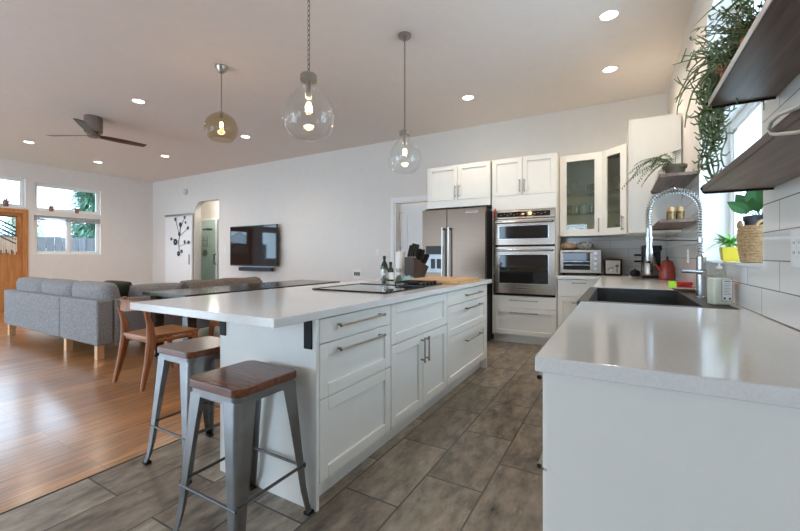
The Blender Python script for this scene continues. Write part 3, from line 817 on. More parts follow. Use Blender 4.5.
# ------------------------------------------------------------------ appliances
fr = thing('refrigerator', 'large two-door stainless steel fridge with water dispenser', 'fridge', (-1.95, 5.3, 0))
fx0, fx1, fy, fz = -2.42, -1.505, 4.87, 1.80
bm = B(); box(bm, fx0 + .01, fx1 - .01, fy + .075, 5.70, .03, fz - .02, .004); obj('body', bm, M['matblack'], fr, True)
FF = Fr((0, fy + .07, 0), (1, 0, 0), (0, -1, 0))
xm = fx0 + .375
bm = B(); fbox(bm, FF, fx0, xm - .003, .06, fz, 0, .07, .006); pl = obj('freezer_door', bm, M['fridge'], fr, True)
bm = B(); fbox(bm, FF, xm + .003, fx1, .06, fz, 0, .07, .006); prr = obj('fridge_door', bm, M['fridge'], fr, True)
for p, u in ((pl, xm - .045), (prr, xm + .045)):
    bm = B(); bar(bm, FF, u, 1.02, 1.05, True, .07, .013, .06); obj('handle', bm, M['nickel'], p, True)
bm = B(); fbox(bm, FF, fx0 + .055, fx0 + .325, 1.185, 1.30, .068, .0725, .003); obj('control_strip', bm, M['black'], pl, True)
bm = B(); fbox(bm, FF, fx0 + .055, fx0 + .325, .93, 1.18, .068, .074, .003); obj('dispenser', bm, M['pewter'], pl, True)
bm = B(); fbox(bm, FF, fx0 + .135, fx0 + .20, .985, 1.12, .073, .0765, .003); fbox(bm, FF, fx0 + .225, fx0 + .29, .985, 1.12, .073, .0765, .003); obj('dispenser_recess', bm, M['black'], pl, True)
bm = B(); fbox(bm, FF, fx1 - .27, fx1 - .10, 1.735, 1.765, .069, .073, .002); obj('badge', bm, M['steel'], prr, True)
bm = B()
for k in range(9): fbox(bm, FF, fx1 - .26 + k * .0165, fx1 - .248 + k * .0165, 1.742, 1.758, .073, .0735)
obj('badge_lettering', bm, M['ink'], prr, True)
bm = B(); fbox(bm, FF, fx1 - .12, fx1 - .02, fz, fz + .02, -.04, .03, .004); fbox(bm, FF, fx0 + .02, fx0 + .12, fz, fz + .02, -.04, .03, .004); obj('hinge_cover', bm, M['black'], fr, True)
bm = B(); box(bm, fx0 + .03, fx1 - .03, fy + .1, 5.6, 0, .03); obj('foot_grille', bm, M['black'], fr, True)
bm = B(); box(bm, -1.462, -1.444, 5.128, 5.149, 1.70, 1.80, .006); tag(obj('magnet_clip', bm, M['red']), 'small red clip on the filler beside the top of the fridge', 'clip')

ov = thing('wall_oven', 'built-in stainless double oven with small upper oven and larger lower oven', 'oven', (-1.095, 5.3, .64))
FO = Fr((0, 5.168, 0), (1, 0, 0), (0, -1, 0)); o0, o1 = -1.475, -.695
bm = B(); box(bm, o0 + .01, o1 - .01, 5.17, 5.68, .645, 1.76); obj('body', bm, M['matblack'], ov, True)
bm = B(); fbox(bm, FO, o0, o1, 1.655, 1.768, 0, .024, .003); cp = obj('control_panel', bm, M['steel'], ov, True)
bm = B(); fbox(bm, FO, o0 + .045, o1 - .06, 1.675, 1.742, .022, .0255, .001); obj('display_glass', bm, M['bglass'], cp, True)
bm = B(); fbox(bm, FO, -1.105, -1.075, 1.70, 1.72, .0255, .0262); obj('display', bm, M['display'], cp, True)
bm = B()
for k in range(14): fbox(bm, FO, o0 + .09 + k * .043, o0 + .108 + k * .043, 1.702 + .012 * (k % 2), 1.708 + .012 * (k % 2), .0255, .0262)
obj('button_marks', bm, M['blind'], cp, True)
def oven_door(kind, v0, v1, w0, w1, hv):
    bm = B(); fbox(bm, FO, o0, o1, v0, v1, 0, .035, .004); d = obj(kind, bm, M['steel'], ov, True)
    bm = B(); fbox(bm, FO, o0 + .08, o1 - .085, w0, w1, .034, .0365, .002); obj('window', bm, M['bglass'], d, True)
    bm = B()
    for a, b, c, e in ((o0 + .065, o1 - .07, w1, w1 + .012), (o0 + .065, o1 - .07, w0 - .012, w0), (o0 + .065, o0 + .08, w0, w1), (o1 - .085, o1 - .07, w0, w1)): fbox(bm, FO, a, b, c, e, .034, .0385, .002)
    obj('window_trim', bm, M['chrome'], d, True)
    bm = B(); tube(bm, [FO(o0 + .03, hv, .035), FO(o0 + .035, hv, .075), FO(o1 - .035, hv, .075), FO(o1 - .03, hv, .035)], .013, 12); obj('handle', bm, M['chrome'], d, True)
    return d
oven_door('upper_door', 1.305, 1.648, 1.39, 1.555, 1.603)
ld = oven_door('lower_door', .665, 1.285, .80, 1.175, 1.235)
bm = B(); fbox(bm, FO, -1.17, -1.02, .715, .755, .0345, .0375, .002); obj('badge', bm, M['chrome'], ld, True)
bm = B()
for k in range(9): fbox(bm, FO, -1.16 + k * .0148, -1.149 + k * .0148, .727, .743, .0375, .038)
obj('badge_lettering', bm, M['ink'], ld, True)
bm = B(); fbox(bm, FO, o0, o1, .637, .66, 0, .02, .002); obj('vent_trim', bm, M['matblack'], ov, True)

# toaster oven
to = thing('toaster_oven', 'silver countertop toaster oven with four knobs', 'toaster oven', (-.43, 5.5, .915))
FT = Fr((0, 5.36, 0), (1, 0, 0), (0, -1, 0)); t0, t1 = -.665, -.19
bm = B(); box(bm, t0, t1, 5.362, 5.70, .94, 1.235, .008); box(bm, t0 + .02, t1 - .02, 5.37, 5.69, .93, .94); 
for x in (t0 + .04, t1 - .04):
    for y in (5.39, 5.66): cyl(bm, (x, y, .9155), .015, .02, 10)
obj('body', bm, M['matblack'], to, True)
bm = B()
for a, b, c, d in ((t0, t1, .945, .985), (t0, t1, 1.205, 1.235), (t0, t0 + .04, .985, 1.205), (t1 - .125, t1, .985, 1.205)): fbox(bm, FT, a, b, c, d, 0, .012, .002)
obj('face', bm, M['steel'], to, True)
bm = B(); fbox(bm, FT, t0 + .04, t1 - .125, .985, 1.205, 0, .006); dd = obj('door_glass', bm, M['bglass'], to, True)
bm = B(); tube(bm, [FT(t0 + .035, 1.205, .012), FT(t0 + .035, 1.205, .035), FT(t1 - .12, 1.205, .035), FT(t1 - .12, 1.205, .012)], .008, 8)
obj('door_handle', bm, M['steel'], dd, True)
bm = B()
for z in (1.045, 1.09): tube(bm, [FT(t0 + .045, z, .008), FT(t1 - .13, z, .008)], .004, 6)
obj('rack', bm, M['chrome'], dd, True)
for k in range(4):
    bm = B(); z = 1.19 - k * .062; cyl(bm, FT(t1 - .062, z, .012), .024, .012, 16, (0, -1, 0), .002); cyl(bm, FT(t1 - .062, z, .024), .017, .014, 14, (0, -1, 0), .002)
    obj('knob', bm, M['chrome'], to, True)
def bag(x, y, z, w, h, d, m, label, seed, ink):
    r = random.Random(seed); bm = B()
    rings = []
    for i in range(7):
        t = -1 + 2 * i / 6
        s = max(.12, (1 - abs(t) ** 3))
        rings.append([(x + t * w / 2, y + math.cos(a) * d / 2 * s * r.uniform(.85, 1.1), z + h / 2 * (1 + math.sin(a) * min(1, s + .25) * r.uniform(.85, 1.0))) for a in [2 * PI * k / 12 for k in range(12)]])
    loft(bm, rings)
    t = thing('snack_bag', label, 'bag', (x, y, z))
    obj('pouch', bm, m, t, True)
    return t
MB_ = lambda n, a, b, s: mat(n, a, .35, nscale=s, col2=b)
bag(-.585, 5.50, 1.236, .19, .105, .13, MB_('bread_bag', (.62, .24, .04), (.62, .56, .46), 22), 'orange and white bread bag lying on the left of the toaster oven top', 3, None)
bag(-.385, 5.50, 1.236, .19, .115, .13, MB_('foil_bag', (.04, .04, .035), (.62, .60, .50), 26), 'crinkled pale and dark snack bag on the right of the toaster oven top', 5, None)
# toaster
tt = thing('toaster', 'small two-slice toaster with brushed steel face and black sides', 'toaster', (-.045, 5.5, .915))
TX = -.07
bm = B(); box(bm, TX - .095, TX + .105, 5.43, 5.66, .9155, 1.125, .02, 3); obj('body', bm, M['black'], tt, True)
FT2 = Fr((TX, 5.431, 0), (1, 0, 0), (0, -1, 0))
bm = B(); fbox(bm, FT2, -.075, .085, .94, 1.105, 0, .006, .003); obj('face', bm, M['steel'], tt, True)
bm = B(); cyl(bm, FT2(-.02, .995, .006), .022, .014, 16, (0, -1, 0), .002); obj('dial', bm, M['chrome'], tt, True)
bm = B(); fbox(bm, FT2, .045, .053, .955, 1.06, .006, .008); fbox(bm, FT2, .03, .068, 1.03, 1.045, .006, .03, .003); obj('lever', bm, M['black'], tt, True)
bm = B(); box(bm, TX - .06, TX + .07, 5.48, 5.505, 1.1245, 1.126); box(bm, TX - .06, TX + .07, 5.56, 5.585, 1.1245, 1.126); obj('slot', bm, M['matblack'], tt, True)
# small black sugar pot
sp = thing('sugar_pot', 'small round black lidded pot between toaster and coffee maker', 'pot', (.17, 5.46, .915))
bm = B(); lathe(bm, [(0, 0), (.045, 0), (.055, .03), (.05, .06), (0, .06)], (.17, 5.46, .9155), 18); obj('pot', bm, M['black'], sp, True)
bm = B(); lathe(bm, [(.05, 0), (.03, .015), (.008, .018), (.012, .03), (0, .034)], (.17, 5.46, .9755), 16); obj('lid', bm, M['black'], sp, True)
# coffee maker
cm = thing('coffee_maker', 'tall stainless coffee maker with black knobs in the back corner', 'coffee maker', (.31, 5.1, .915))
bm = B(); box(bm, .22, .40, 4.98, 5.2, .9155, .945, .006); box(bm, .22, .40, 5.10, 5.2, .945, 1.26, .006); box(bm, .215, .405, 4.98, 5.2, 1.215, 1.275, .012); obj('housing', bm, M['black'], cm, True)
bm = B(); lathe(bm, [(.07, 0), (.075, .02), (.068, .13), (.05, .20), (.035, .235), (.045, .26)], (.295, 5.03, .946), 22); cf = obj('carafe', bm, M['steel'], cm, True)
bm = B(); tube(bm, [(.30, 4.96, 1.12), (.305, 4.925, 1.11), (.305, 4.92, 1.03), (.30, 4.96, .99)], .009, 8); obj('carafe_handle', bm, M['black'], cf, True)
bm = B()
for z in (1.10, 1.17): tube(bm, [(.225, 5.12, z), (.15, 5.10, z)], .011, 10)
obj('knob', bm, M['black'], cm, True)
# red kettle
kt = thing('kettle', 'dark red kettle with black handle beside the coffee maker', 'kettle', (.42, 4.72, .915))
bm = B(); lathe(bm, [(0, 0), (.066, 0), (.072, .03), (.066, .13), (.045, .19), (.02, .205), (0, .207)], (.425, 4.72, .9155), 22); obj('body', bm, M['redsteel'], kt, True)
bm = B(); tube(bm, arc((.425, 4.72, 1.095), .06, 0, PI, 10, (0, 1, 0), (0, 0, 1)), .007, 8); obj('handle', bm, M['black'], kt, True)
bm = B(); tube(bm, [(.38, 4.69, 1.0), (.335, 4.665, 1.055), (.32, 4.66, 1.075)], [.016, .011, .009], 10); obj('spout', bm, M['redsteel'], kt, True)

# ------------------------------------------------------------------ sink, tap and what stands there
sk = thing('sink', 'dark grey granite apron-front sink set into the worktop', 'sink', (.14, 2.82, .66))
s0, s1, a0, a1, zt = -.20, .48, 2.287, 3.352, .917
bm = B()
box(bm, s0, s1, a0, a1, .665, .69)
box(bm, s0, s0 + .055, a0, a1, .69, zt, .006); box(bm, s1 - .13, s1, a0, a1, .69, zt, .006)
box(bm, s0 + .05, s1 - .125, a0, a0 + .04, .69, zt, .006); box(bm, s0 + .05, s1 - .125, a1 - .04, a1, .69, zt, .006)
obj('basin', bm, M['sink'], sk, True)
bm = B(); cyl(bm, (.10, 2.82, .69), .045, .004, 20); obj('drain', bm, M['chrome'], sk, True)
fc = thing('faucet', 'tall chrome spring-neck kitchen faucet on the sink ledge', 'faucet', (.415, 2.80, zt))
bx, by = .415, 2.80
bm = B(); lathe(bm, [(.030, 0), (.030, .006), (.0235, .012), (.0235, .235), (.019, .25), (.015, .26)], (bx, by, zt), 22); obj('body', bm, M['chrome'], fc, True)
bm = B(); cyl(bm, (bx, by, zt + .15), .020, .05, 14, (0, -1, 0)); tube(bm, [(bx, by - .045, zt + .15), (bx - .10, by - .055, zt + .155)], [.008, .010], 10); obj('lever', bm, M['chrome'], fc, True)
path = [Vector((bx, by, zt + .25 + .0255 * k)) for k in range(11)] + arc((bx - .128, by, zt + .505), .128, 0, PI, 26, (1, 0, 0), (0, 0, 1))[1:] + [Vector((bx - .256, by, zt + .505 - .02 * k)) for k in range(1, 5)]
bm = B(); tube(bm, path, .0085, 10); obj('hose', bm, M['nickel'], fc, True)
# spring coil around the hose
L = [0]
for a, b in zip(path, path[1:]): L.append(L[-1] + (b - a).length)
def at(s):
    for i in range(len(L) - 1):
        if L[i + 1] >= s: break
    t = (s - L[i]) / (L[i + 1] - L[i]); p = path[i].lerp(path[i + 1], t); d = (path[i + 1] - path[i]).normalized()
    return p, d
coil = []; N = 48 * 10
for i in range(N + 1):
    p, d = at(L[-1] * (i / N) * .999 + .0001)
    e = Vector((0, 1, 0)); f = d.cross(e)
    a = 2 * PI * i / 10
    coil.append(p + (e * math.cos(a) + f * math.sin(a)) * .0165)
bm = B(); tube(bm, coil, .0032, 5); obj('spring', bm, M['chrome'], fc, True)
bm = B(); lathe(bm, [(.012, 0), (.016, .01), (.017, .12), (.021, .15), (.021, .21), (.014, .225)], (bx - .256, by, zt + .425), 18, (0, 0, -1)); sp_ = obj('spray_head', bm, M['chrome'], fc, True)
bm = B(); box(bm, bx - .282, bx - .272, by - .01, by + .01, zt + .235, zt + .31, .003); obj('spray_trigger', bm, M['black'], sp_, True)
bm = B(); tube(bm, [(bx, by, zt + .335), (bx - .245, by, zt + .345)], .007, 10); lathe(bm, [(.022, -.012), (.022, .012)], (bx - .256, by, zt + .345), 16); lathe(bm, [(.020, -.014), (.020, .014)], (bx, by, zt + .335), 16); obj('holder_arm', bm, M['chrome'], fc, True)
# soap dispenser
so = thing('soap_bottle', 'clear square hand-soap bottle with pump and printed label by the faucet', 'bottle', (.435, 2.44, zt))
sx, sy = .432, 2.44; th = R(24)
FSb = Fr((sx, sy, zt + .0005), (math.cos(th), math.sin(th), 0), (math.sin(th), -math.cos(th), 0))
bm = B(); fbox(bm, FSb, -.044, .044, 0, .165, -.03, .03, .010, 3); fbox(bm, FSb, -.018, .018, .163, .18, -.018, .018, .004); obj('bottle', bm, M['soapliq'], so, True)
bm = B(); fbox(bm, FSb, -.041, .041, .003, .135, -.027, .027, .008, 3); obj('soap', bm, mat('soap_liquid', (.80, .79, .70), .2), so, True)
bm = B(); cyl(bm, FSb(0, .18, 0), .014, .014, 14); cyl(bm, FSb(0, .194, 0), .005, .016, 10); fbox(bm, FSb, -.042, .014, .207, .22, -.011, .011, .004); obj('pump', bm, mat('pump_plastic', (.62, .64, .64), .2), so, True)
bm = B(); fbox(bm, FSb, -.008, .039, .022, .13, .0302, .0308); lb = obj('label', bm, M['label'], so, True)
bm = B()
for a, b, c, d in ((-.008, .039, .129, .131), (-.008, .039, .021, .023), (-.0085, -.007, .021, .131), (.038, .0395, .021, .131)): fbox(bm, FSb, a, b, c, d, .0308, .0311)
fbox(bm, FSb, .002, .030, .117, .121, .0308, .0311)
for k in range(8): fbox(bm, FSb, .001, .031 - .006 * (k % 3 == 2), .106 - k * .0075, .1075 - k * .0075, .0308, .0311)
fbox(bm, FSb, .0, .009, .030, .040, .0308, .0311); fbox(bm, FSb, .024, .033, .029, .038, .0308, .0311)
obj('label_print', bm, M['ink'], lb, True)
# sponge caddy, brush, dish
lc = tag(None or (lambda b: (box(b, .335, .475, 3.56, 3.66, .9155, .965, .006), obj('sponge_tray', b, M['lime']))[1])(B()), 'lime green sponge tray on the worktop past the sink', 'sponge tray')
br = thing('dish_brush', 'red block scrubbing brush lying on the plate by the faucet', 'brush', (.40, 3.24, .95))
bm = B(); box(bm, .345, .435, 3.22, 3.275, .962, .985, .006); obj('brush_block', bm, M['red'], br, True)
bm = B()
for i in range(12):
    for j in range(5):
        x, y = .35 + i * .007, 3.225 + j * .011
        tube(bm, [(x, y, .963), (x, y, .943)], .0022, 5)
obj('bristles', bm, M['red'], br, True)
bm = B(); lathe(bm, [(0, .004), (.05, .004), (.085, .022), (.088, .022), (.06, 0), (0, 0)], (.40, 3.24, .9175), 28, cap=False)
tag(obj('plate', bm, mat('plate_glaze', (.36, .24, .19), .3, noise=.3, nscale=18)), 'small brown dish holding the red brush by the sink', 'plate')
bm = B(); box(bm, .44, .475, 3.16, 3.20, .918, .945, .006, 3); tag(obj('soap_bar', bm, M['cream']), 'pale bar of soap beside the brown dish', 'soap')

# ------------------------------------------------------------------ island top
ck = thing('cooktop', 'black glass cooktop with gas burners set in the island worktop', 'cooktop', (-1.63, 2.6, .915))
bm = B(); box(bm, -1.93, -1.31, 2.11, 2.66, .9155, .922, .002); obj('glass_panel', bm, mat('cooktop_glass', (.02, .02, .02), .06, coat=.5), ck, True)
bm = B()
for a, b, c, d in ((-1.935, -1.305, 2.10, 2.114), (-1.935, -1.305, 2.655, 2.67), (-1.935, -1.926, 2.10, 2.67), (-1.314, -1.305, 2.10, 2.67)): box(bm, a, b, c, d, .9155, .925, .001)
obj('panel_rim', bm, M['matblack'], ck, True)
bm = B(); box(bm, -1.93, -1.31, 2.68, 3.02, .9155, .928, .002); gb = obj('gas_panel', bm, M['bglass'], ck, True)
for (x, y) in ((-1.50, 2.85),):
    bm = B(); lathe(bm, [(.05, 0), (.05, .012), (.035, .016), (.03, .022), (0, .022)], (x, y, .928), 18); obj('burner', bm, M['matblack'], gb, True)
    bm = B()
    for s in (-.11, .11):
        tube(bm, [(x - .11, y + s, .944), (x + .11, y + s, .944)], .005, 6); tube(bm, [(x + s, y - .11, .944), (x + s, y + .11, .944)], .005, 6)
    for a in range(4):
        c_, s_ = math.cos(a * PI / 2), math.sin(a * PI / 2)
        tube(bm, [(x + c_ * .11, y + s_ * .11, .944), (x + c_ * .03, y + s_ * .03, .946)], .005, 6)
        tube(bm, [(x + (c_ - s_) * .11, y + (s_ + c_) * .11, .944), (x + (c_ - s_) * .11, y + (s_ + c_) * .11, .928)], .006, 6)
    obj('grate', bm, M['matblack'], gb, True)
for k in range(4):
    bm = B(); lathe(bm, [(.020, 0), (.020, .006), (.015, .010), (.014, .024), (0, .025)], (-1.345, 2.73 + k * .07, .928), 16); obj('knob', bm, M['black'], gb, True)
bm = B(); box(bm, -1.66, -1.178, 3.05, 3.60, .9155, .952, .004); tag(obj('cutting_board', bm, M['board']), 'thick wooden cutting board at the fridge end of the island', 'cutting board')
# knife block with knives
kb = thing('knife_block', 'dark wooden slanted knife block behind the cutting board', 'knife block', (-1.90, 3.66, .9155))
kx, ky = -1.90, 3.66
w = math.cos(R(30)); FK = Fr((kx, ky, .9155), (math.cos(R(72)), math.sin(R(72)), 0), (math.sin(R(72)), -math.cos(R(72)), 0))
bm = B(); prism(bm, [FK(u, v, -.07) for u, v in ((-.10, 0), (.06, 0), (.135, .13), (-.10, .235))], FK.N * .14, .003); obj('block', bm, wood('block_wood', (.03, .016, .011), (.065, .035, .022), 2, .5, 4), kb, True)
ax = Vector(FK.U) * -0.2 + Vector((0, 0, 1))
sl = (FK(.135, .13, 0) - FK(-.10, .235, 0))
nrm = Vector((0, 0, 1)) * sl.dot(FK.U) * 1.0 - Vector(FK.U) * sl.z; nrm.normalize()
i = 0
for r_i, nn in ((0, (-.051, -.017, .017, .051)), (1, (-.05, -.016, .018, .05)), (2, (-.042, 0, .042))):
    for q in nn:
        t = (.16, .48, .80)[r_i]
        p = FK(-.10, .235, 0) + sl * t + Vector(FK.N) * q
        hl = (.15, .135, .115)[r_i] + .006 * ((i * 3) % 4)
        d = (nrm + Vector(FK.U) * (-.10, .05, .15)[r_i]).normalized()
        k = thing('kitchen_knife', 'black-handled kitchen knife standing in the dark knife block' if r_i < 2 else 'small silver-capped knife in the lowest row of the knife block', 'knife', p, 0,
                  'black knives in the knife block' if r_i < 2 else 'small knives in the knife block')
        bm = B(); s_ = Vector(FK.N); e = d.cross(s_)
        loft(bm, [[d * hl * a + s_ * (.0095 * su) + e * (.0145 * w_ * sv) for su, sv in ((-1, -1), (1, -1), (1, 1), (-1, 1))] for a, w_ in ((.12, .85), (.5, 1.0), (.9, 1.1), (1.0, .8))])
        obj('handle', bm, M['black'], k)
        bm = B(); loft(bm, [[d * hl * a + s_ * (.0072 * su) + e * (.0105 * sv) for su, sv in ((-1, -1), (1, -1), (1, 1), (-1, 1))] for a in (.0, .12)])
        if r_i == 2: loft(bm, [[d * hl * a + s_ * (.0076 * su) + e * (.0135 * sv) for su, sv in ((-1, -1), (1, -1), (1, 1), (-1, 1))] for a in (.88, 1.02)])
        obj('bolster', bm, M['chrome'], k); i += 1
# paper towel
pt = thing('paper_towel_holder', 'upright roll of white paper towel on a stand beside the knife block', 'paper towel', (-2.10, 3.68, .9155))
bm = B(); cyl(bm, (0, 0, 0), .075, .012, 24, bev=.003); cyl(bm, (0, 0, .012), .006, .315, 10); lathe(bm, [(.012, 0), (.014, .01), (0, .022)], (0, 0, .322), 12); obj('stand', bm, M['nickel'], pt)
bm = B(); lathe(bm, [(.02, 0), (.058, 0), (.058, .28), (.02, .28), (.02, 0)], (0, 0, .013), 28, cap=False); obj('roll', bm, M['paper'], pt)
# bottles and grinders
def bottle(name, loc, prof, m, capprof, mc, label, lab=None):
    t = thing(name, label, 'bottle', loc)
    bm = B(); lathe(bm, prof, seg=20); obj('bottle', bm, M[m], t)
    bm = B(); lathe(bm, capprof, seg=14); obj('cap', bm, M[mc], t)
    if lab:
        bm = B(); lathe(bm, [(lab[0], lab[1]), (lab[0], lab[2])], seg=20, cap=False); obj('label', bm, M[lab[3]], t)
    t.scale = (.95, .95, .86)
    return t
MO = M['greenb'] = mat('dark_green_glass', (.012, .03, .012), .1)
bottle('oil_bottle', (-2.02, 3.22, .9155), [(0, 0), (.036, 0), (.038, .01), (.038, .16), (.030, .195), (.014, .225), (.013, .262), (0, .262)], 'greenb', [(.016, .25), (.016, .285), (0, .285)], 'black', 'tall dark green oil bottle with black cap beside the cooktop', (.0385, .03, .125, 'label'))
bottle('vinegar_bottle', (-1.935, 3.20, .9155), [(0, 0), (.03, 0), (.032, .01), (.032, .12), (.024, .145), (.013, .16), (.013, .18), (0, .18)], 'greenb', [(.016, .17), (.017, .215), (0, .22)], 'black', 'short dark bottle with tall black cap and pale label beside the cooktop', (.0325, .02, .10, 'label'))
for (x, y, lab) in ((-1.88, 3.26, 'clear spice grinder with steel top nearest the knife block'), (-1.975, 3.14, 'clear spice grinder with steel top in front of the green bottles')):
    g_ = thing('spice_grinder', lab, 'grinder', (x, y, .9155), 0)
    bm = B(); lathe(bm, [(0, 0), (.024, 0), (.026, .008), (.022, .085), (0, .085)], seg=18); obj('jar', bm, M['drink'], g_)
    bm = B(); lathe(bm, [(0, .004), (.021, .004), (.02, .055), (0, .055)], seg=16); obj('spice', bm, M['stem'], g_)
    bm = B(); lathe(bm, [(.023, .085), (.025, .09), (.024, .118), (.014, .124), (0, .124)], seg=18); obj('grinder_top', bm, M['nickel'], g_)
bm = B()
rr = random.Random(4); rows = []
for i in range(13):
    row = []
    for j in range(10):
        a, b = i / 12 * 2 - 1, j / 9 * 2 - 1
        h = max(0, 1 - a * a) * max(0, 1 - b * b)
        row.append((-1.84 + a * .095 + b * .02, 3.34 + b * .07, .917 + .048 * h ** .6 * (0.7 + .5 * rr.random())))
    rows.append(row)
loft(bm, rows, False)
bmesh.ops.solidify(bm, geom=bm.faces[:], thickness=.003)
tag(obj('dish_cloth', bm, M['teal']), 'crumpled teal and white patterned cloth in front of the knife block', 'cloth')

# ------------------------------------------------------------------ stools
def make_stool(label):
    t = thing('bar_stool', label, 'stool')
    bm = B(); box(bm, -.165, .165, -.165, .165, .622, .655)
    vert = [e for e in bm.edges if abs((e.verts[0].co - e.verts[1].co).z) > .02]
    bmesh.ops.bevel(bm, geom=vert, offset=.045, segments=5, profile=.5, affect='EDGES')
    hor = [e for e in bm.edges if e.verts[0].co.z > .65 and e.verts[1].co.z > .65 and len(e.link_faces) == 2 and e.calc_face_angle(0) > .6]
    bmesh.ops.bevel(bm, geom=hor, offset=.006, segments=2, profile=.5, affect='EDGES')
    obj('seat', bm, M['stoolwood'], t)
    bm = B()
    box(bm, -.158, .158, -.158, .158, .588, .621)
    vert = [e for e in bm.edges if abs((e.verts[0].co - e.verts[1].co).z) > .02]
    bmesh.ops.bevel(bm, geom=vert, offset=.045, segments=5, profile=.5, affect='EDGES')
    obj('seat_frame', bm, M['pewter'], t)
    for sx in (-1, 1):
        for sy in (-1, 1):
            secs = []
            for z, c, a in ((.60, .158, .088), (.45, .1675, .072), (.28, .178, .056), (.12, .188, .043), (.05, .196, .036), (.014, .203, .032)):
                th = .0035; rr_ = min(.03, a * .42)
                outer = [(c - a, c)] + [(c - rr_ + rr_ * math.sin(q), c - rr_ + rr_ * math.cos(q)) for q in [i * PI / 10 for i in range(6)]] + [(c, c - a)]
                ri = rr_ - th
                inner = [(c - th, c - a)] + [(c - rr_ + ri * math.sin(q), c - rr_ + ri * math.cos(q)) for q in [i * PI / 10 for i in range(5, -1, -1)]] + [(c - a, c - th)]
                secs.append([(sx * x, sy * y, z) for x, y in outer + inner])
            bm = B(); loft(bm, secs); lg = obj('leg', bm, M['pewter'], t)
            bm = B(); box(bm, *sorted((sx * .172, sx * .207)), *sorted((sy * .172, sy * .207)), 0, .016, .004); obj('rubber_foot', bm, M['black'], lg)
    bm = B(); z = .215; c = .178
    for k in range(4):
        p = [(-c, -c), (c, -c), (c, c), (-c, c)]
        a, b = p[k], p[(k + 1) % 4]
        tube(bm, [(*a, z + .012 * (k % 2)), (*b, z + .012 * (k % 2))], .0065, 8)
    obj('stretcher', bm, mat('dark_gunmetal', (.10, .10, .10), .45, .6), t)
    bm = B()
    for s in (-1, 1): tube(bm, [(-.148, s * .148, .575), (0, 0, .558), (.148, -s * .148, .575)], .006, 8)
    obj('seat_brace', bm, M['matblack'], t)
    return t
st = make_stool('gunmetal bar stool with dark wood seat in front of the island end')
st.location = (-1.402, 1.103, 0)
dup(st, (-2.10, 1.345, 0), 0, 'gunmetal bar stool with dark wood seat at the island corner, nearer the dining chair')
for o in bpy.data.objects:
    if o.name.startswith('bar_stool'): o['group'] = 'bar stools at the island'

# ------------------------------------------------------------------ dining table and chairs
dt = thing('dining_table', 'long dark wood dining table behind the kitchen island', 'table', (-4.36, 3.63, 0))
tx0, tx1, ty0, ty1 = -4.78, -3.93, 2.36, 4.92
bm = B(); box(bm, tx0, tx1, ty0, ty1, .71, .75, .004); obj('tabletop', bm, M['darkwood'], dt, True)
bm = B(); box(bm, tx0 + .10, tx1 - .10, ty0 + .10, ty0 + .12, .63, .71); box(bm, tx0 + .10, tx1 - .10, ty1 - .12, ty1 - .10, .63, .71); box(bm, tx0 + .10, tx0 + .12, ty0 + .12, ty1 - .12, .63, .71); box(bm, tx1 - .12, tx1 - .10, ty0 + .12, ty1 - .12, .63, .71)
obj('apron', bm, M['darkwood'], dt, True)
for x in (tx0 + .06, tx1 - .06 - .10):
    for y in (ty0 + .06, ty1 - .16):
        bm = B(); box(bm, x, x + .10, y, y + .10, 0, .71, .004); obj('leg', bm, M['darkwood'], dt, True)
def make_chair(label):
    t = thing('dining_chair', label, 'chair')
    # seat: scooped slab
    bm = B(); secs = []
    for i in range(7):
        y = -.22 + .46 * i / 6
        w = .205 + .03 * i / 6
        top = [(x * w, y, .452 - .012 * math.cos(x * PI / 2) * math.sin(min(1, i / 5) * PI)) for x in (-1, -.6, -.2, .2, .6, 1)]
        bot = [(x * w * .96, y, .425 - .008 * math.cos(x * PI / 2)) for x in (1, .6, .2, -.2, -.6, -1)]
        secs.append(top + bot)
    loft(bm, secs); obj('seat', bm, M['chairseat'], t)
    for s in (-1, 1):
        # rear leg: splayed back below the seat, swelling at the joint, rising to the backrest
        pts = [(s * .235, -.275, 0), (s * .228, -.225, .22), (s * .22, -.19, .42), (s * .222, -.205, .56), (s * .228, -.245, .70)]
        bm = B(); secs = []
        for (x, y, z), (a, b) in zip(pts, ((.017, .018), (.026, .031), (.031, .042), (.022, .027), (.016, .018))):
            secs.append([(x + a * math.cos(q), y + b * math.sin(q), z) for q in [k * PI / 5 for k in range(10)]])
        loft(bm, secs); obj('leg', bm, M['walnutch'], t)
        pts = [(s * .245, .25, 0), (s * .23, .22, .25), (s * .222, .20, .43)]
        bm = B(); secs = []
        for (x, y, z), a in zip(pts, (.016, .025, .03)):
            secs.append([(x + a * math.cos(q), y + a * math.sin(q), z) for q in [k * PI / 5 for k in range(10)]])
        loft(bm, secs); obj('leg', bm, M['walnutch'], t)
    bm = B()
    tube(bm, [(-.22, -.19, .405), (.22, -.19, .405)], .018, 10); tube(bm, [(-.22, .205, .405), (.22, .205, .405)], .018, 10)
    for s in (-1, 1): tube(bm, [(s * .222, -.19, .405), (s * .225, .205, .405)], .018, 10)
    obj('seat_rail', bm, M['walnutch'], t)
    bm = B(); secs = []
    for i in range(13):
        a = -1 + 2 * i / 12
        x = a * .27; y = -.30 + .13 * a * a
        hh = .05 * (1 - .35 * a * a); tt_ = .012
        zc = .725 + .02 * a * a
        secs.append([(x, y - tt_, zc - hh), (x, y + tt_, zc - hh), (x, y + tt_ + .008, zc), (x, y + tt_, zc + hh), (x, y - tt_, zc + hh), (x, y - tt_ + .008, zc)])
    loft(bm, secs); obj('backrest', bm, M['walnutch'], t)
    return t
ch = make_chair('brown wooden dining chair with curved back at the near end of the dark table')
ch.location = (-3.79, 2.03, 0); ch['group'] = 'dining chairs'
dup(ch, (-3.72, 2.88, 0), R(90), 'brown wooden dining chair tucked under the long side of the dark table')

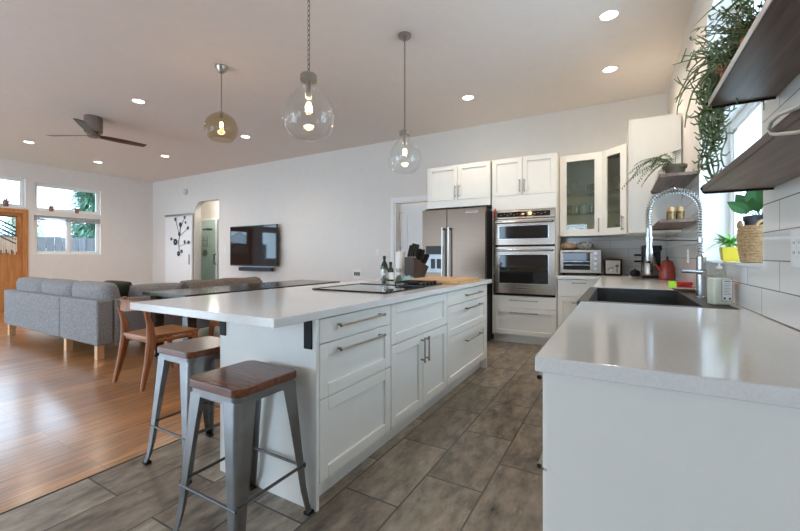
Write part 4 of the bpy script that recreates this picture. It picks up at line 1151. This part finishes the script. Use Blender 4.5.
# ------------------------------------------------------------------ sofa
sf = thing('sectional_sofa', 'grey tweed L-shaped sectional sofa with short wooden legs', 'sofa', (-6.2, 2.9, 0))
def soft(x0, x1, y0, y1, z0, z1, b=.025):
    bm = B(); box(bm, x0, x1, y0, y1, z0, z1, b, 3); return bm
SO = M['sofa']
obj('back_panel', soft(-7.76, -5.845, 2.0, 2.17, .16, .665), SO, sf, True)
obj('back_panel', soft(-5.835, -4.88, 2.0, 2.17, .16, .665), SO, sf, True)
obj('back_panel', soft(-5.05, -4.88, 2.175, 4.30, .16, .665), SO, sf, True)
obj('armrest', soft(-7.76, -7.58, 2.175, 2.98, .16, .60), SO, sf, True)
obj('armrest', soft(-5.82, -5.055, 4.14, 4.30, .16, .60), SO, sf, True)
obj('seat_base', soft(-7.575, -5.055, 2.175, 2.97, .17, .38, .015), SO, sf, True)
obj('seat_base', soft(-5.82, -5.055, 2.975, 4.135, .17, .38, .015), SO, sf, True)
for x0, x1 in ((-7.575, -6.70), (-6.695, -5.83)): obj('seat_cushion', soft(x0, x1, 2.30, 2.99, .382, .52, .04), SO, sf, True)
obj('seat_cushion', soft(-5.825, -5.20, 2.30, 2.99, .382, .52, .04), SO, sf, True)
obj('seat_cushion', soft(-5.84, -5.20, 2.995, 4.13, .382, .52, .04), SO, sf, True)
def backcush(c, U, N, w, h=.44, t=.25, tilt=10):
    Wv = Vector((0, 0, 1)) * math.cos(R(tilt)) - Vector(N) * math.sin(R(tilt))
    Nv = Vector(N) * math.cos(R(tilt)) + Vector((0, 0, 1)) * math.sin(R(tilt))
    bm = B(); puff(bm, Fr(c, U, Nv, Wv), w, h, t, .55, 12); bmesh.ops.remove_doubles(bm, verts=bm.verts, dist=1e-5)
    return obj('back_cushion', bm, SO, sf, True, sharp=80)
for xa, xb in ((-7.66, -6.71), (-6.75, -5.80), (-5.82, -4.93)):
    backcush(((xa + xb) / 2, 2.20, .63), (1, 0, 0), (0, 1, 0), xb - xa)
for ya, yb in ((2.42, 3.02), (3.02, 3.70), (3.68, 4.24)):
    backcush((-5.08, (ya + yb) / 2, .595), (0, 1, 0), (-1, 0, 0), yb - ya, .42)
for (x, y) in ((-7.66, 2.06), (-5.75, 2.06), (-4.96, 2.06), (-7.66, 2.9), (-4.96, 4.2), (-5.74, 4.2), (-5.74, 2.9)):
    bm = B(); box(bm, x - .035, x + .035, y - .035, y + .035, 0, .16, .004); obj('leg', bm, M['oak'], sf, True)
sf.location.x -= .11
# throw over the sofa back
bm = B(); rows = []
prof = [(-5.30, .56), (-5.22, .68), (-5.15, .775), (-5.06, .82), (-4.96, .80), (-4.88, .73), (-4.862, .66), (-4.858, .50), (-4.855, .36)]
rr = random.Random(11)
for i in range(26):
    y = 3.05 + 1.22 * i / 25
    k = .005 * math.sin(i * .55) + .004 * rr.random()
    rows.append([(x - .11 - (k if j > 5 else 0) * -.3, y, z + (k if 2 < j < 6 else 0)) for j, (x, z) in enumerate(prof)])
loft(bm, rows, False); bmesh.ops.solidify(bm, geom=bm.faces[:], thickness=.012)
tag(obj('throw_blanket', bm, M['knit'], sharp=70), 'brown knitted throw draped over the far sofa back', 'blanket')
bm = B(); puff(bm, Fr((-5.70, 2.56, .668), (1, 0, 0), (0, .94, .34), (0, -.34, .94)), .66, .34, .16, .3, 10)
bmesh.ops.remove_doubles(bm, verts=bm.verts, dist=1e-5)
tag(obj('throw_pillow', bm, M['olive'], sharp=80), 'dark olive throw pillow poking up behind the grey sofa cushions', 'pillow')

# ------------------------------------------------------------------ back wall fittings
tv = thing('television', 'large black wall-mounted flat television', 'television', (-6.9, 5.7, .95))
bm = B(); box(bm, -7.64, -6.14, 5.615, 5.655, .945, 1.82, .004); obj('casing', bm, M['black'], tv, True)
bm = B(); box(bm, -7.62, -6.16, 5.6125, 5.6145, .975, 1.80); obj('screen', bm, M['screen'], tv, True)
bm = B(); box(bm, -7.1, -6.7, 5.655, YB, 1.2, 1.6, .004); obj('wall_mount', bm, M['matblack'], tv, True)
sb = thing('soundbar', 'slim dark soundbar mounted under the television', 'speaker', (-6.85, 5.68, .83))
bm = B(); box(bm, -7.36, -6.33, 5.62, 5.70, .835, .915, .012, 3); obj('body', bm, mat('speaker_cloth', (.02, .03, .055), .7, noise=.2, nscale=90), sb, True)
bm = B(); box(bm, -7.1, -7.0, 5.70, YB, .85, .90); box(bm, -6.7, -6.6, 5.70, YB, .85, .90); obj('bracket', bm, M['matblack'], sb, True)
def plate(name, label, F, u, v, w=.075, h=.118, inner=None, cat='switch', n=1):
    t = thing(name, label, cat, F(u, v - h / 2, 0))
    bm = B(); fbox(bm, F, u - w / 2, u + w / 2, v - h / 2, v + h / 2, 0, .006, .002); obj('cover_plate', bm, M['white'], t, True)
    for k in range(n):
        uu = u + (k - (n - 1) / 2) * .046
        bm = B(); fbox(bm, F, uu - .017, uu + .017, v - .033, v + .033, .006, .009, .001); p = obj('rocker' if cat == 'switch' else 'socket', bm, M[inner or 'white'], t, True)
        if cat == 'outlet':
            bm = B()
            for dv in (-.018, .014): fbox(bm, F, uu - .007, uu - .004, v + dv, v + dv + .009, .009, .0093); fbox(bm, F, uu + .004, uu + .007, v + dv, v + dv + .009, .009, .0093)
            obj('slot', bm, M['ink'], p, True)
FW = Fr((0, YB, 0), (1, 0, 0), (0, -1, 0))
plate('light_switch', 'white light switch on the back wall left of the doorway', FW, -3.75, 1.23)
plate('wall_outlet', 'white plate with black centre low on the back wall beyond the island', FW, -4.20, .83, .19, .18, 'black', 'outlet', 3)
plate('light_switch', 'small white switch on the wall left of the television', FW, -7.98, 1.30)
FR = Fr((XR, 0, 0), (0, -1, 0), (-1, 0, 0))
plate('wall_outlet', 'white double outlet plate on the tiled wall at the near counter', FR, -1.72, 1.185, .125, .125, None, 'outlet', 2)
plate('wall_outlet', 'white outlet on the tiled wall beyond the faucet', FR, -4.02, 1.16, .075, .118, None, 'outlet', 1)
sd = thing('smoke_detector', 'round white detector high on the back wall above the sliding door', 'detector', (-9.55, YB, 2.72))
bm = B(); lathe(bm, [(.07, 0), (.07, .025), (.055, .04), (0, .042)], (-9.55, YB, 2.79), 22, (0, -1, 0)); obj('housing', bm, mat('detector_plastic', (.55, .55, .54), .5), sd, True)
bm = B(); cyl(bm, (-9.55, YB - .041, 2.79), .018, .006, 14, (0, -1, 0)); obj('button', bm, M['white'], sd, True)

# ------------------------------------------------------------------ ceiling things
def downlight(x, y, label, first=[]):
    if not first:
        t = thing('recessed_ceiling_light', label, 'ceiling light')
        bm = B(); lathe(bm, [(.085, -.004), (.083, -.008), (.066, -.006), (.064, -.001)], seg=28, cap=False); obj('trim_ring', bm, M['white'], t)
        bm = B(); cyl(bm, (0, 0, -.003), .064, .002, 28); obj('diffuser', bm, M['led'], t)
        light('downlight_lamp', 'SPOT', (0, 0, -.03), LAMP_W, LAMP_COL, t, (0, 0, 0), spot_size=R(150), spot_blend=.8, shadow_soft_size=.06)
        first.append(t)
    else: t = dup(first[0], (0, 0, 0), 0, label)
    t.location = (x, y, ZC); t['group'] = 'recessed ceiling lights'
    return t
F_, XV_, HZ_ = 383., 619., 256.
def at_ceiling(x, y):
    S, C = math.sin(R(YAW)), math.cos(R(YAW))
    d = F_ * (HCAM - ZC) / (y - HZ_); xc = (x - 400) / F_
    return d * (-S + xc * C), d * (C + xc * S)
for (px, py, lab) in ((138.5, 101, 'recessed ceiling light just right of the fan, nearer the camera'), (29, 142, 'recessed ceiling light farthest left, above the front door'),
                      (98, 162, 'recessed ceiling light below the fan in the picture, near the left wall windows'), (165, 156, 'recessed ceiling light near the far left corner of the room'),
                      (245.5, 136.5, 'recessed ceiling light seen beside the round smoky pendant'), (468, 97.5, 'recessed ceiling light above the cabinets over the fridge'),
                      (609, 15, 'recessed ceiling light nearest the camera, above the counter aisle'), (610, 69, 'recessed ceiling light above the glass-fronted cabinets')):
    downlight(*at_ceiling(px, py), lab)
for (x, y) in ((-1.7, -1.6), (-3.9, -1.6), (-6.4, -1.6), (-8.6, -1.6)):  # unseen downlights added behind the camera to fill the room
    downlight(x, y, 'unseen recessed ceiling light added behind the camera for fill')
# fan
fn = thing('ceiling_fan', 'three-blade walnut ceiling fan with bronze motor housing', 'fan', (-6.63, 2.62, 2.86))
bm = B(); lathe(bm, [(.105, .32), (.112, .30), (.112, .10), (.10, .085), (.06, .08)], seg=28); obj('motor_housing', bm, M['fannick'], fn)
bm = B(); lathe(bm, [(.06, .08), (.075, .07), (.075, .03), (.05, .015), (0, .01)], seg=24); obj('hub', bm, M['fannick'], fn)
for a in (206, 86, 326):
    U = Vector((math.cos(R(a)), math.sin(R(a)), 0)); W_ = Vector((-math.sin(R(a)), math.cos(R(a)), 0))
    bm = B(); secs = []
    for i in range(10):
        s = i / 9; r = .05 + .63 * s
        wd = .045 + .035 * math.sin(min(1, s * 1.6) * PI / 2) - .012 * s
        tw = -R(16 - 8 * s)
        o_ = U * r + Vector((0, 0, .05 + .012 * s))
        e = W_ * math.cos(tw) + Vector((0, 0, 1)) * math.sin(tw); n = Vector((0, 0, 1)) * math.cos(tw) - W_ * math.sin(tw)
        secs.append([o_ + e * wd * q + n * p for q, p in ((-1, 0), (-.5, .006), (.5, .006), (1, 0), (.5, -.004), (-.5, -.004))])
    loft(bm, secs); obj('blade', bm, M['blade'], fn)
# pendants
def pendant(name, x, y, zc, r, m, label, rod, amber=False):
    t = thing(name, label, 'pendant light', (x, y, zc))
    bm = B()
    if amber: lathe(bm, [(.062, 0), (.060, -.02), (.03, -.065), (.012, -.075)], (0, 0, ZC - zc), 24)
    else: lathe(bm, [(.06, 0), (.06, -.02), (.05, -.03), (.01, -.032)], (0, 0, ZC - zc), 24)
    obj('canopy', bm, M['nickel'], t)
    top = r * (1.05 if amber else 1.62)
    bm = B()
    if rod: tube(bm, [(0, 0, top), (0, 0, ZC - zc - .05)], .007, 8)
    else:
        n = int((ZC - zc - top - .03) / .03)
        for k in range(n):              # chain links
            z = top + .015 + k * .03; e = Vector((1, 0, 0)) if k % 2 else Vector((0, 1, 0))
            tube(bm, [e * .008 * math.cos(q) + Vector((0, 0, z + .0185 * math.sin(q))) for q in [i * PI / 5 for i in range(10)]], .0022, 5, closed=True)
    obj('rod' if rod else 'chain', bm, M['nickel'] if rod else M['stem'], t)
    bm = B()
    if amber:
        prof = [(r * math.sin(q), r * math.cos(q)) for q in [R(a) for a in (12, 25, 40, 55, 70, 85, 100, 115, 128, 138)]]
        lathe(bm, [(.028, r * .97), (.03, r * 1.05), (.012, r * 1.1)], seg=20)
    else:
        prof = [(.30 * r, 1.35 * r), (.31 * r, 1.22 * r), (.42 * r, 1.02 * r), (.66 * r, .72 * r), (.88 * r, .40 * r), (.99 * r, .05 * r), (.98 * r, -.25 * r), (.86 * r, -.58 * r), (.66 * r, -.80 * r), (.44 * r, -.92 * r)]
        lathe(bm, [(.31 * r, 1.34 * r), (.33 * r, 1.36 * r), (.33 * r, 1.56 * r), (.30 * r, 1.60 * r), (.06 * r, 1.63 * r)], seg=24)
    obj('cap', bm, M['nickel'], t)
    bm = B()
    q2 = [(a - .002, b) for a, b in prof]
    fine = []
    PP = [prof[0]] + prof + [prof[-1]]
    for k in range(1, len(PP) - 2):        # Catmull-Rom through the profile
        for q in range(4):
            t_ = q / 4; fine.append(tuple(.5 * (2 * PP[k][i] + (PP[k + 1][i] - PP[k - 1][i]) * t_ + (2 * PP[k - 1][i] - 5 * PP[k][i] + 4 * PP[k + 1][i] - PP[k + 2][i]) * t_ ** 2 + (3 * PP[k][i] - PP[k - 1][i] - 3 * PP[k + 1][i] + PP[k + 2][i]) * t_ ** 3) for i in (0, 1)))
    fine.append(prof[-1])
    lathe(bm, fine + ([(0.02 * r, -.96 * r), (0, -.96 * r)] if not amber else []), seg=48, cap=False)
    obj('glass_shade', bm, M[m], t, sharp=60)
    zb = .35 * r if not amber else .25 * r
    bm = B(); cyl(bm, (0, 0, zb + .06), .016, (top - zb - .06) if not amber else r * .95 - zb - .06, 14); obj('socket', bm, M['nickel'], t)
    bm = B(); lathe(bm, [(0, .075), (.012, .07), (.014, .05), (.03, .015), (.034, -.012), (.026, -.04), (0, -.052)], (0, 0, zb), 18); bb = obj('bulb', bm, M['glass'], t)
    bm = B()
    lathe(bm, [(0, .03), (.012, .022), (.015, .0), (.011, -.022), (0, -.03)], (0, 0, zb), 12)
    obj('filament', bm, M['bulb'], bb)
    light('pendant_lamp', 'POINT', (0, 0, zb - .0), 5, (1, .72, .42), t, shadow_soft_size=.035)
pendant('pendant_light', -1.66, 1.77, 2.025, .158, 'glass', 'large clear teardrop glass pendant on a chain over the near island', False)
pendant('pendant_light', -1.70, 3.06, 2.06, .152, 'glass', 'clear teardrop glass pendant on a chain over the far island end', False)
pendant('globe_pendant', -3.68, 2.60, 2.52, .165, 'amber', 'round smoky glass globe pendant on a straight rod over the dining table', True, True)

# ------------------------------------------------------------------ shelves by the window
def shelf(label, x0, y0, y1, z, ends, edge='shelfdark'):
    t = thing('wall_shelf', label, 'shelf', ((x0 + XR) / 2, (y0 + y1) / 2, z))
    bm = B(); box(bm, x0, XR - .001, y0, y1, z, z + .024, .003); obj('board', bm, M['shelf'], t, True)
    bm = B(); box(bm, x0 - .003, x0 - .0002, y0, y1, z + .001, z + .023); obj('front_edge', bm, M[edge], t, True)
    for y in ends:
        bm = B(); tube(bm, [(x0 + .004, y, z - .004), (XR - .004, y, z - .004)], .0045, 6); tube(bm, [(x0 + .004, y, z - .004), (x0 - .006, y, z + .015), (x0 + .004, y, z + .028)], .0045, 6)
        tube(bm, [(x0 + .004, y, z + .028), (XR - .004, y, z + .028)], .0045, 6)
        obj('bracket', bm, M['matblack'], t, True)
    return t
shelf('dark walnut shelf low beside the window at the near end, above the outlet', .295, -.2, 1.965, 1.418, (1.95, .9))
shelf('dark walnut shelf high beside the window at the near end, carrying terracotta pots', .31, -.2, 1.945, 1.752, (1.93,), 'shelflit')
shelf('walnut shelf past the window holding the fern', .272, 3.54, 4.43, 1.765, (4.40,))
shelf('walnut shelf past the window holding two candles', .272, 3.54, 4.43, 1.415, (4.40,))
hk = thing('wire_hook', 'bent grey wire hook clipped over the low near shelf', 'hook', (.28, 1.0, 1.452))
bm = B(); tube(bm, [(.283, .62, 1.405), (.283, .80, 1.418), (.283, .967, 1.431), (.283, 1.06, 1.447), (.283, 1.106, 1.447), (.283, 1.122, 1.436), (.283, 1.106, 1.422), (.283, 1.076, 1.412), (.283, .967, 1.386), (.283, .80, 1.36)], .0036, 10); obj('wire', bm, mat('grey_wire', (.45, .44, .43), .4, .3), hk, True)
for (x, y, lab) in ((.345, 3.585, 'wide gold-patterned candle cup at the left on the walnut shelf'), (.405, 3.60, 'gold-patterned candle cup at the right on the walnut shelf')):
    t = thing('candle', lab, 'candle', (x, y, 1.4405))
    bm = B(); lathe(bm, [(0, 0), (.026, 0), (.028, .004), (.028, .062), (.025, .062), (.025, .006), (0, .006)], seg=20, cap=False); obj('candle_cup', bm, M['gold'], t)
    bm = B(); cyl(bm, (0, 0, .007), .0235, .088, 18, bev=.003); cyl(bm, (0, 0, .095), .0012, .008, 6); obj('wax', bm, M['candle'], t)

# ------------------------------------------------------------------ plants
def pot(bm, r, h, c=(0, 0, 0)):
    lathe(bm, [(0, 0), (r * .72, 0), (r * .93, h * .72), (r * 1.06, h * .72), (r * 1.1, h), (r * .98, h), (r * .9, h * .85), (0, h * .85)], c, 28, cap=False)
def trailing(label, x, y, z, n, seed, r, h, up=False):
    t = thing('trailing_plant', label, 'plant', (x, y, z))
    bm = B(); pot(bm, r, h); obj('pot', bm, M['terra'], t)
    bm = B(); lathe(bm, [(0, h * .88), (r * .88, h * .86), (0, h * .84)], seg=16, cap=False); obj('soil', bm, M['soil'], t)
    return t
def strand(bm, p0, d0, L, r, sd, grav=1.0, n=14, wob=.25):
    """a stem that leaves upwards and bends down under its weight"""
    p = Vector(p0); d = Vector(d0).normalized(); pts = [p.copy()]; st = L / n
    for i in range(n):
        d = (d + Vector((sd.uniform(-wob, wob), sd.uniform(-wob, wob), sd.uniform(-wob, wob))) * .5 + Vector((0, 0, -1)) * grav * .16).normalized()
        p = p + d * st; pts.append(p.copy())
    tube(bm, pts, [r * (1 - .45 * i / n) for i in range(n + 1)], 5)
    return pts
sd = random.Random(21)
ts = .783      # top of the high near shelf minus 1
tp = trailing('long trailing green plant spilling from a terracotta pot on the high shelf end', .375, 1.84, 1.7775, 0, 21, .050, .092)
bm = B()
def tangle(bm, sd, n, out, L0, L1, grav, r0=.0032):
    for k in range(n):
        a = sd.uniform(0, 2 * PI); q = sd.uniform(.1, .05 + .03)
        p0 = (math.cos(a) * .04, math.sin(a) * .035, .082)
        d = Vector((out[0] + sd.uniform(-.6, .6), out[1] + sd.uniform(-.6, .6), sd.uniform(.3, 1.3)))
        pts = strand(bm, p0, d, sd.uniform(L0, L1), r0, sd, grav)
        for j in range(4, len(pts) - 1, 2):
            if sd.random() < .75:
                e = Vector((sd.uniform(-1, 1), sd.uniform(-1, 1), sd.uniform(-.3, .8))).normalized()
                ln = sd.uniform(.02, .05)
                tube(bm, [pts[j], pts[j] + e * ln * .5, pts[j] + e * ln + Vector((0, 0, .008))], [.0026, .0026, .0014], 4)
tangle(bm, sd, 60, (-.2, .5), .10, .26, 1.6, .0042)
tangle(bm, sd, 40, (.1, -.9), .10, .24, .7, .004)
tangle(bm, sd, 22, (-.5, .2), .10, .20, .5, .0036)
for k in range(17):                     # long hanging strings off the shelf corner
    x0 = sd.uniform(-.085, .0); y0 = sd.uniform(.115, .165) if x0 > -.075 or k % 3 else sd.uniform(0, .1)
    L = sd.uniform(.20, .46)
    pts = [Vector((x0 * .3, y0 * .3, .13)), Vector((x0 * .7, y0 * .7, .16)), Vector((x0, y0, .10))]
    n = 16
    for i in range(1, n + 1):
        pts.append(Vector((x0 + .01 * math.sin(i * .9 + k) - .01 * i / n, y0 + .012 * math.cos(i * .8 + k), .10 - L * i / n)))
    tube(bm, pts, .0033, 5)
    for j in range(4, len(pts)):
        if sd.random() < .8:
            s = 1 if (j + k) % 2 else -1
            e = Vector((s * .8 * sd.uniform(.5, 1), s * sd.uniform(.1, .6), sd.uniform(-.2, .2))).normalized()
            ln = sd.uniform(.024, .048)
            tube(bm, [pts[j], pts[j] + e * ln * .6 + Vector((0, 0, -.004)), pts[j] + e * ln + Vector((0, 0, .010))], [.0034, .0038, .002], 4)
obj('stems', bm, M['trail'], tp)
tq = trailing('terracotta pot with spiky green leaves on the high near shelf', .40, 1.36, 1.7775, 0, 5, .075, .14)
bm = B(); sd = random.Random(8)
for k in range(46):
    a = sd.uniform(0, 2 * PI); e = sd.uniform(.2, 1.2)
    leaf(bm, (math.cos(a) * .03, math.sin(a) * .03, .12), (math.cos(a), math.sin(a), e), (0, 0, 1) if e < 1 else (math.cos(a), math.sin(a), 0), sd.uniform(.10, .24), .014, sd.uniform(.2, .7), 5)
obj('leaves', bm, M['leafb'], tq)
tw_ = trailing('low bushy green plant in a terracotta pot between the two other shelf pots', .385, 1.60, 1.7775, 0, 5, .045, .07)
bm = B(); sd = random.Random(18)
for k in range(75):
    a = sd.uniform(0, 2 * PI)
    d = (math.cos(a), math.sin(a), sd.uniform(.3, 1.6))
    pts = strand(bm, (math.cos(a) * .02, math.sin(a) * .02, .08), d, sd.uniform(.08, .17), .002, sd, .4, 8)
    for j in range(2, 9):
        for q in range(2):
            e = Vector((sd.uniform(-1, 1), sd.uniform(-1, 1), sd.uniform(-.2, .8)))
            leaf(bm, pts[j], e, (0, 0, 1), sd.uniform(.014, .028), .008, .2, 2)
obj('leaves', bm, M['trail'], tw_)
# fern
fe = thing('potted_fern', 'feathery asparagus fern arching off the walnut shelf beside the wall cabinet', 'plant', (.385, 3.72, 1.7905))
bm = B(); pot(bm, .075, .085); obj('pot', bm, M['stem'], fe)
bm = B(); sd = random.Random(31)
def frond(bm, p0, tip, lift, sd, n=22, lw=.05):
    p0, tip = Vector(p0), Vector(tip); pts = []
    for i in range(n + 1):
        t = i / n
        pts.append(p0.lerp(tip, t) + Vector((0, 0, lift * 4 * t * (1 - t))))
    tube(bm, pts, [.0022 * (1 - .6 * i / n) for i in range(n + 1)], 4)
    for i in range(4, n + 1):
        d = (pts[min(i + 1, n)] - pts[i - 1]).normalized(); s = d.cross(Vector((0, 0, 1))).normalized()
        ln = lw * (.35 + .65 * math.sin(PI * min(1, (i - 2) / (n - 1)) ** .8))
        for sg in (-1, 1):
            for q in range(2):
                e = (s * sg * .8 + d * (.5 + .3 * q) + Vector((0, 0, sd.uniform(-.35, .25)))).normalized()
                leaf(bm, pts[i] - d * .004 * q, e, (0, 0, 1), ln * sd.uniform(.7, 1.1), .0075, .15, 2)
for tip, lift in (((-.36, .25, -.02), .09), ((-.30, .10, .02), .12), ((-.24, .35, .03), .10), ((-.16, -.10, .06), .10), ((-.22, .0, -.05), .08), ((-.06, .25, .10), .08), ((.0, -.2, .13), .07), ((-.14, .20, .16), .05), ((-.27, -.12, .10), .06), ((-.1, .4, 0), .08), ((-.31, .18, .09), .08)):
    frond(bm, (0, 0, .08), tip, lift, sd)
obj('fronds', bm, M['fern'], fe)
bm = B()
for k in range(30):
    a = sd.uniform(0, 2 * PI); q = sd.uniform(0, .06)
    lathe(bm, [(0, 0), (.012, .006), (.010, .016), (0, .022)], (math.cos(a) * q, math.sin(a) * q, .07), 7)
obj('soil', bm, M['soil'], fe)
# basket with broad-leaved plant on the sill
ba = thing('basket_plant', 'broad-leaved green plant in a woven seagrass basket on the window sill', 'plant', (.585, 2.45, 1.1285))
bm = B()
for k in range(13):
    z = .008 + k * .0135; r = .062 + .012 * math.sin(k / 12 * PI * .75)
    ring = []
    for i in range(40):
        q = 2 * PI * i / 40
        ring.append((math.cos(q) * (r + .003 * ((i + k) % 2)), math.sin(q) * (r + .003 * ((i + k) % 2)), z))
    tube(bm, ring, .0078, 6, closed=True)
lathe(bm, [(0, 0), (.06, 0), (.06, .008), (0, .008)], seg=24)
obj('basket', bm, M['rope'], ba)
bm = B()
for s in (-1,):
    tube(bm, arc((0, s * .072, .172), .026, 0, PI, 8, (1, 0, 0), (0, 0, 1)), .007, 6)
tube(bm, arc((-.072, 0, .172), .026, 0, PI, 8, (0, 1, 0), (0, 0, 1)), .007, 6)
obj('basket_handle', bm, M['rope'], ba)
bm = B(); lathe(bm, [(0, .02), (.05, .02), (.056, .20), (.060, .20), (.060, .225), (.053, .225), (.052, .205), (0, .205)], seg=24, cap=False); obj('inner_pot', bm, M['blackpot'], ba)
bm = B(); sd = random.Random(3)
for (dx, dy, dz, Ln, wd) in ((-.15, -.2, 1, .15, .085), (-.5, .2, .8, .12, .065), (-.9, .1, .7, .11, .055), (.4, -.3, .8, .12, .07), (.1, .5, .9, .13, .075), (-.3, -.6, .6, .10, .06)):
    d = Vector((dx, dy, dz)).normalized()
    b = Vector((0, 0, .21)) + d * .05
    tube(bm, [(0, 0, .205), b * .5 + Vector((0, 0, .11)), b], .003, 5)
    leaf(bm, b, d + Vector((0, 0, .15)), Vector((-.6, -.7, .3)), Ln, wd, .15, 7, .3)
obj('leaves', bm, M['leafd'], ba)
# yellow pot plant
yp = thing('potted_plant', 'bushy bright green plant in a square yellow pot on the window sill', 'plant', (.585, 3.02, 1.1285))
bm = B(); loft(bm, [[(x * w, y * w, z) for x, y in ((-1, -1), (1, -1), (1, 1), (-1, 1))] for w, z in ((.036, 0), (.044, .085))]); obj('pot', bm, M['yellow'], yp)
bm = B(); sd = random.Random(12)
for k in range(60):
    a = sd.uniform(0, 2 * PI); e = sd.uniform(-.1, 1.4)
    b = Vector((math.cos(a) * .012, math.sin(a) * .012, .085 + sd.uniform(0, .05)))
    leaf(bm, b, (math.cos(a), math.sin(a), e), (0, 0, 1) if e < 1 else (-math.cos(a), -math.sin(a), .2), sd.uniform(.07, .14), .022, sd.uniform(.1, .5), 5)
obj('leaves', bm, M['leafb'], yp)
# little pots on the left-wall transom sills
for (y, z, r, lab, kind) in ((3.60, 2.215, .055, 'small terracotta pot with a stubby plant, left on the right-hand transom sill', 0), (4.07, 2.215, .052, 'small dark terracotta pot with a leafy plant, right on the right-hand transom sill', 1),
                             (2.86, 2.245, .06, 'small terracotta pot on the sill of the transom above the front door', 0)):
    t = thing('potted_succulent', lab, 'plant', (XL - .035, y, z - .0495))
    t.location.z = z - .05 + .0005
    t.location.x = XL - .028
    bm = B(); pot(bm, r * .85, r * 2.0); obj('pot', bm, mat('aged_terracotta', (.26, .12, .085), .8), t)
    bm = B(); sd = random.Random(int(y * 100))
    for k in range(14 if kind else 7):
        a = sd.uniform(0, 2 * PI)
        if kind: leaf(bm, (0, 0, r * 1.7), (math.cos(a), math.sin(a), sd.uniform(.3, 1.2)), (0, 0, 1), .09, .03, .3, 4)
        else: tube(bm, [(math.cos(a) * .02, math.sin(a) * .02, r * 1.7), (math.cos(a) * .035, math.sin(a) * .035, r * 1.7 + .07 * sd.random() + .03)], [.011, .007], 7)
    obj('leaves', bm, M['leafb'] if kind else M['leaf'], t)

# ------------------------------------------------------------------ outside the left-hand windows
bm = B(); box(bm, -45, XL - .2, -25, 30, -.25, -.15); struct(obj('ground', bm, M['grass']))
gf = thing('garden_fence', 'weathered grey board fence beyond the left-wall windows', 'fence', (-15.2, 4.5, -.15))
bm = B()
for k in range(75): box(bm, -15.22, -15.195, -2.0 + k * .2, -1.808 + k * .2, -.15, 1.74 + .01 * (k % 3), .004, 1)
obj('fence_boards', bm, M['fence'], gf, True)
bm = B()
for z in (.2, 1.4): box(bm, -15.26, -15.22, -2, 13, z, z + .09)
obj('fence_rail', bm, M['fence'], gf, True)
def tree(name, label, x, y, h, r, m, seed, conifer):
    t = thing(name, label, 'tree', (x, y, -.15)); sd = random.Random(seed)
    bm = B(); tube(bm, [(0, 0, 0), (.03, 0, h * .5), (0, .02, h * .95)], [.14, .09, .02], 8); obj('trunk', bm, M['stem'], t)
    bm = B()
    for k in range(15000 if conifer else 7000):
        z = sd.random() ** (1.2 if conifer else .8)
        rad = r * ((1 - z) * .95 + .08 if conifer else math.sqrt(max(.02, 1 - (2 * z - 1) ** 2)))
        a = sd.uniform(0, 2 * PI); q = rad * math.sqrt(sd.random()) * (.75 + .25 * math.sin(a * 5 + z * 30))
        p = Vector((math.cos(a) * q, math.sin(a) * q, h * (.08 + .92 * z)))
        e = Vector((math.cos(a), math.sin(a), sd.uniform(-.6, .5))); s = sd.uniform(.09, .19) * (1.25 if conifer else 1)
        leaf(bm, p, e, (sd.uniform(-.4, .4), sd.uniform(-.4, .4), 1), s * 1.6, s * .8, .3, 1)
    obj('foliage', bm, M[m], t)
tree('conifer_tree', 'dark green conifer filling the right of the left-wall windows', -18.2, 7.15, 5.4, 1.6, 'tree', 1, True)
tree('leafy_tree', 'pale green tree in the middle of the left-wall windows', -22.5, 6.4, 3.2, 1.1, 'treel', 2, False)
tree('leafy_tree', 'pale green tree behind the fence at the left of the lower window', -20.0, 4.2, 2.7, 1.0, 'treel', 4, False)
tree('leafy_tree', 'green tree beyond the fence facing the front door', -19.0, 1.2, 3.6, 1.3, 'tree', 6, False)
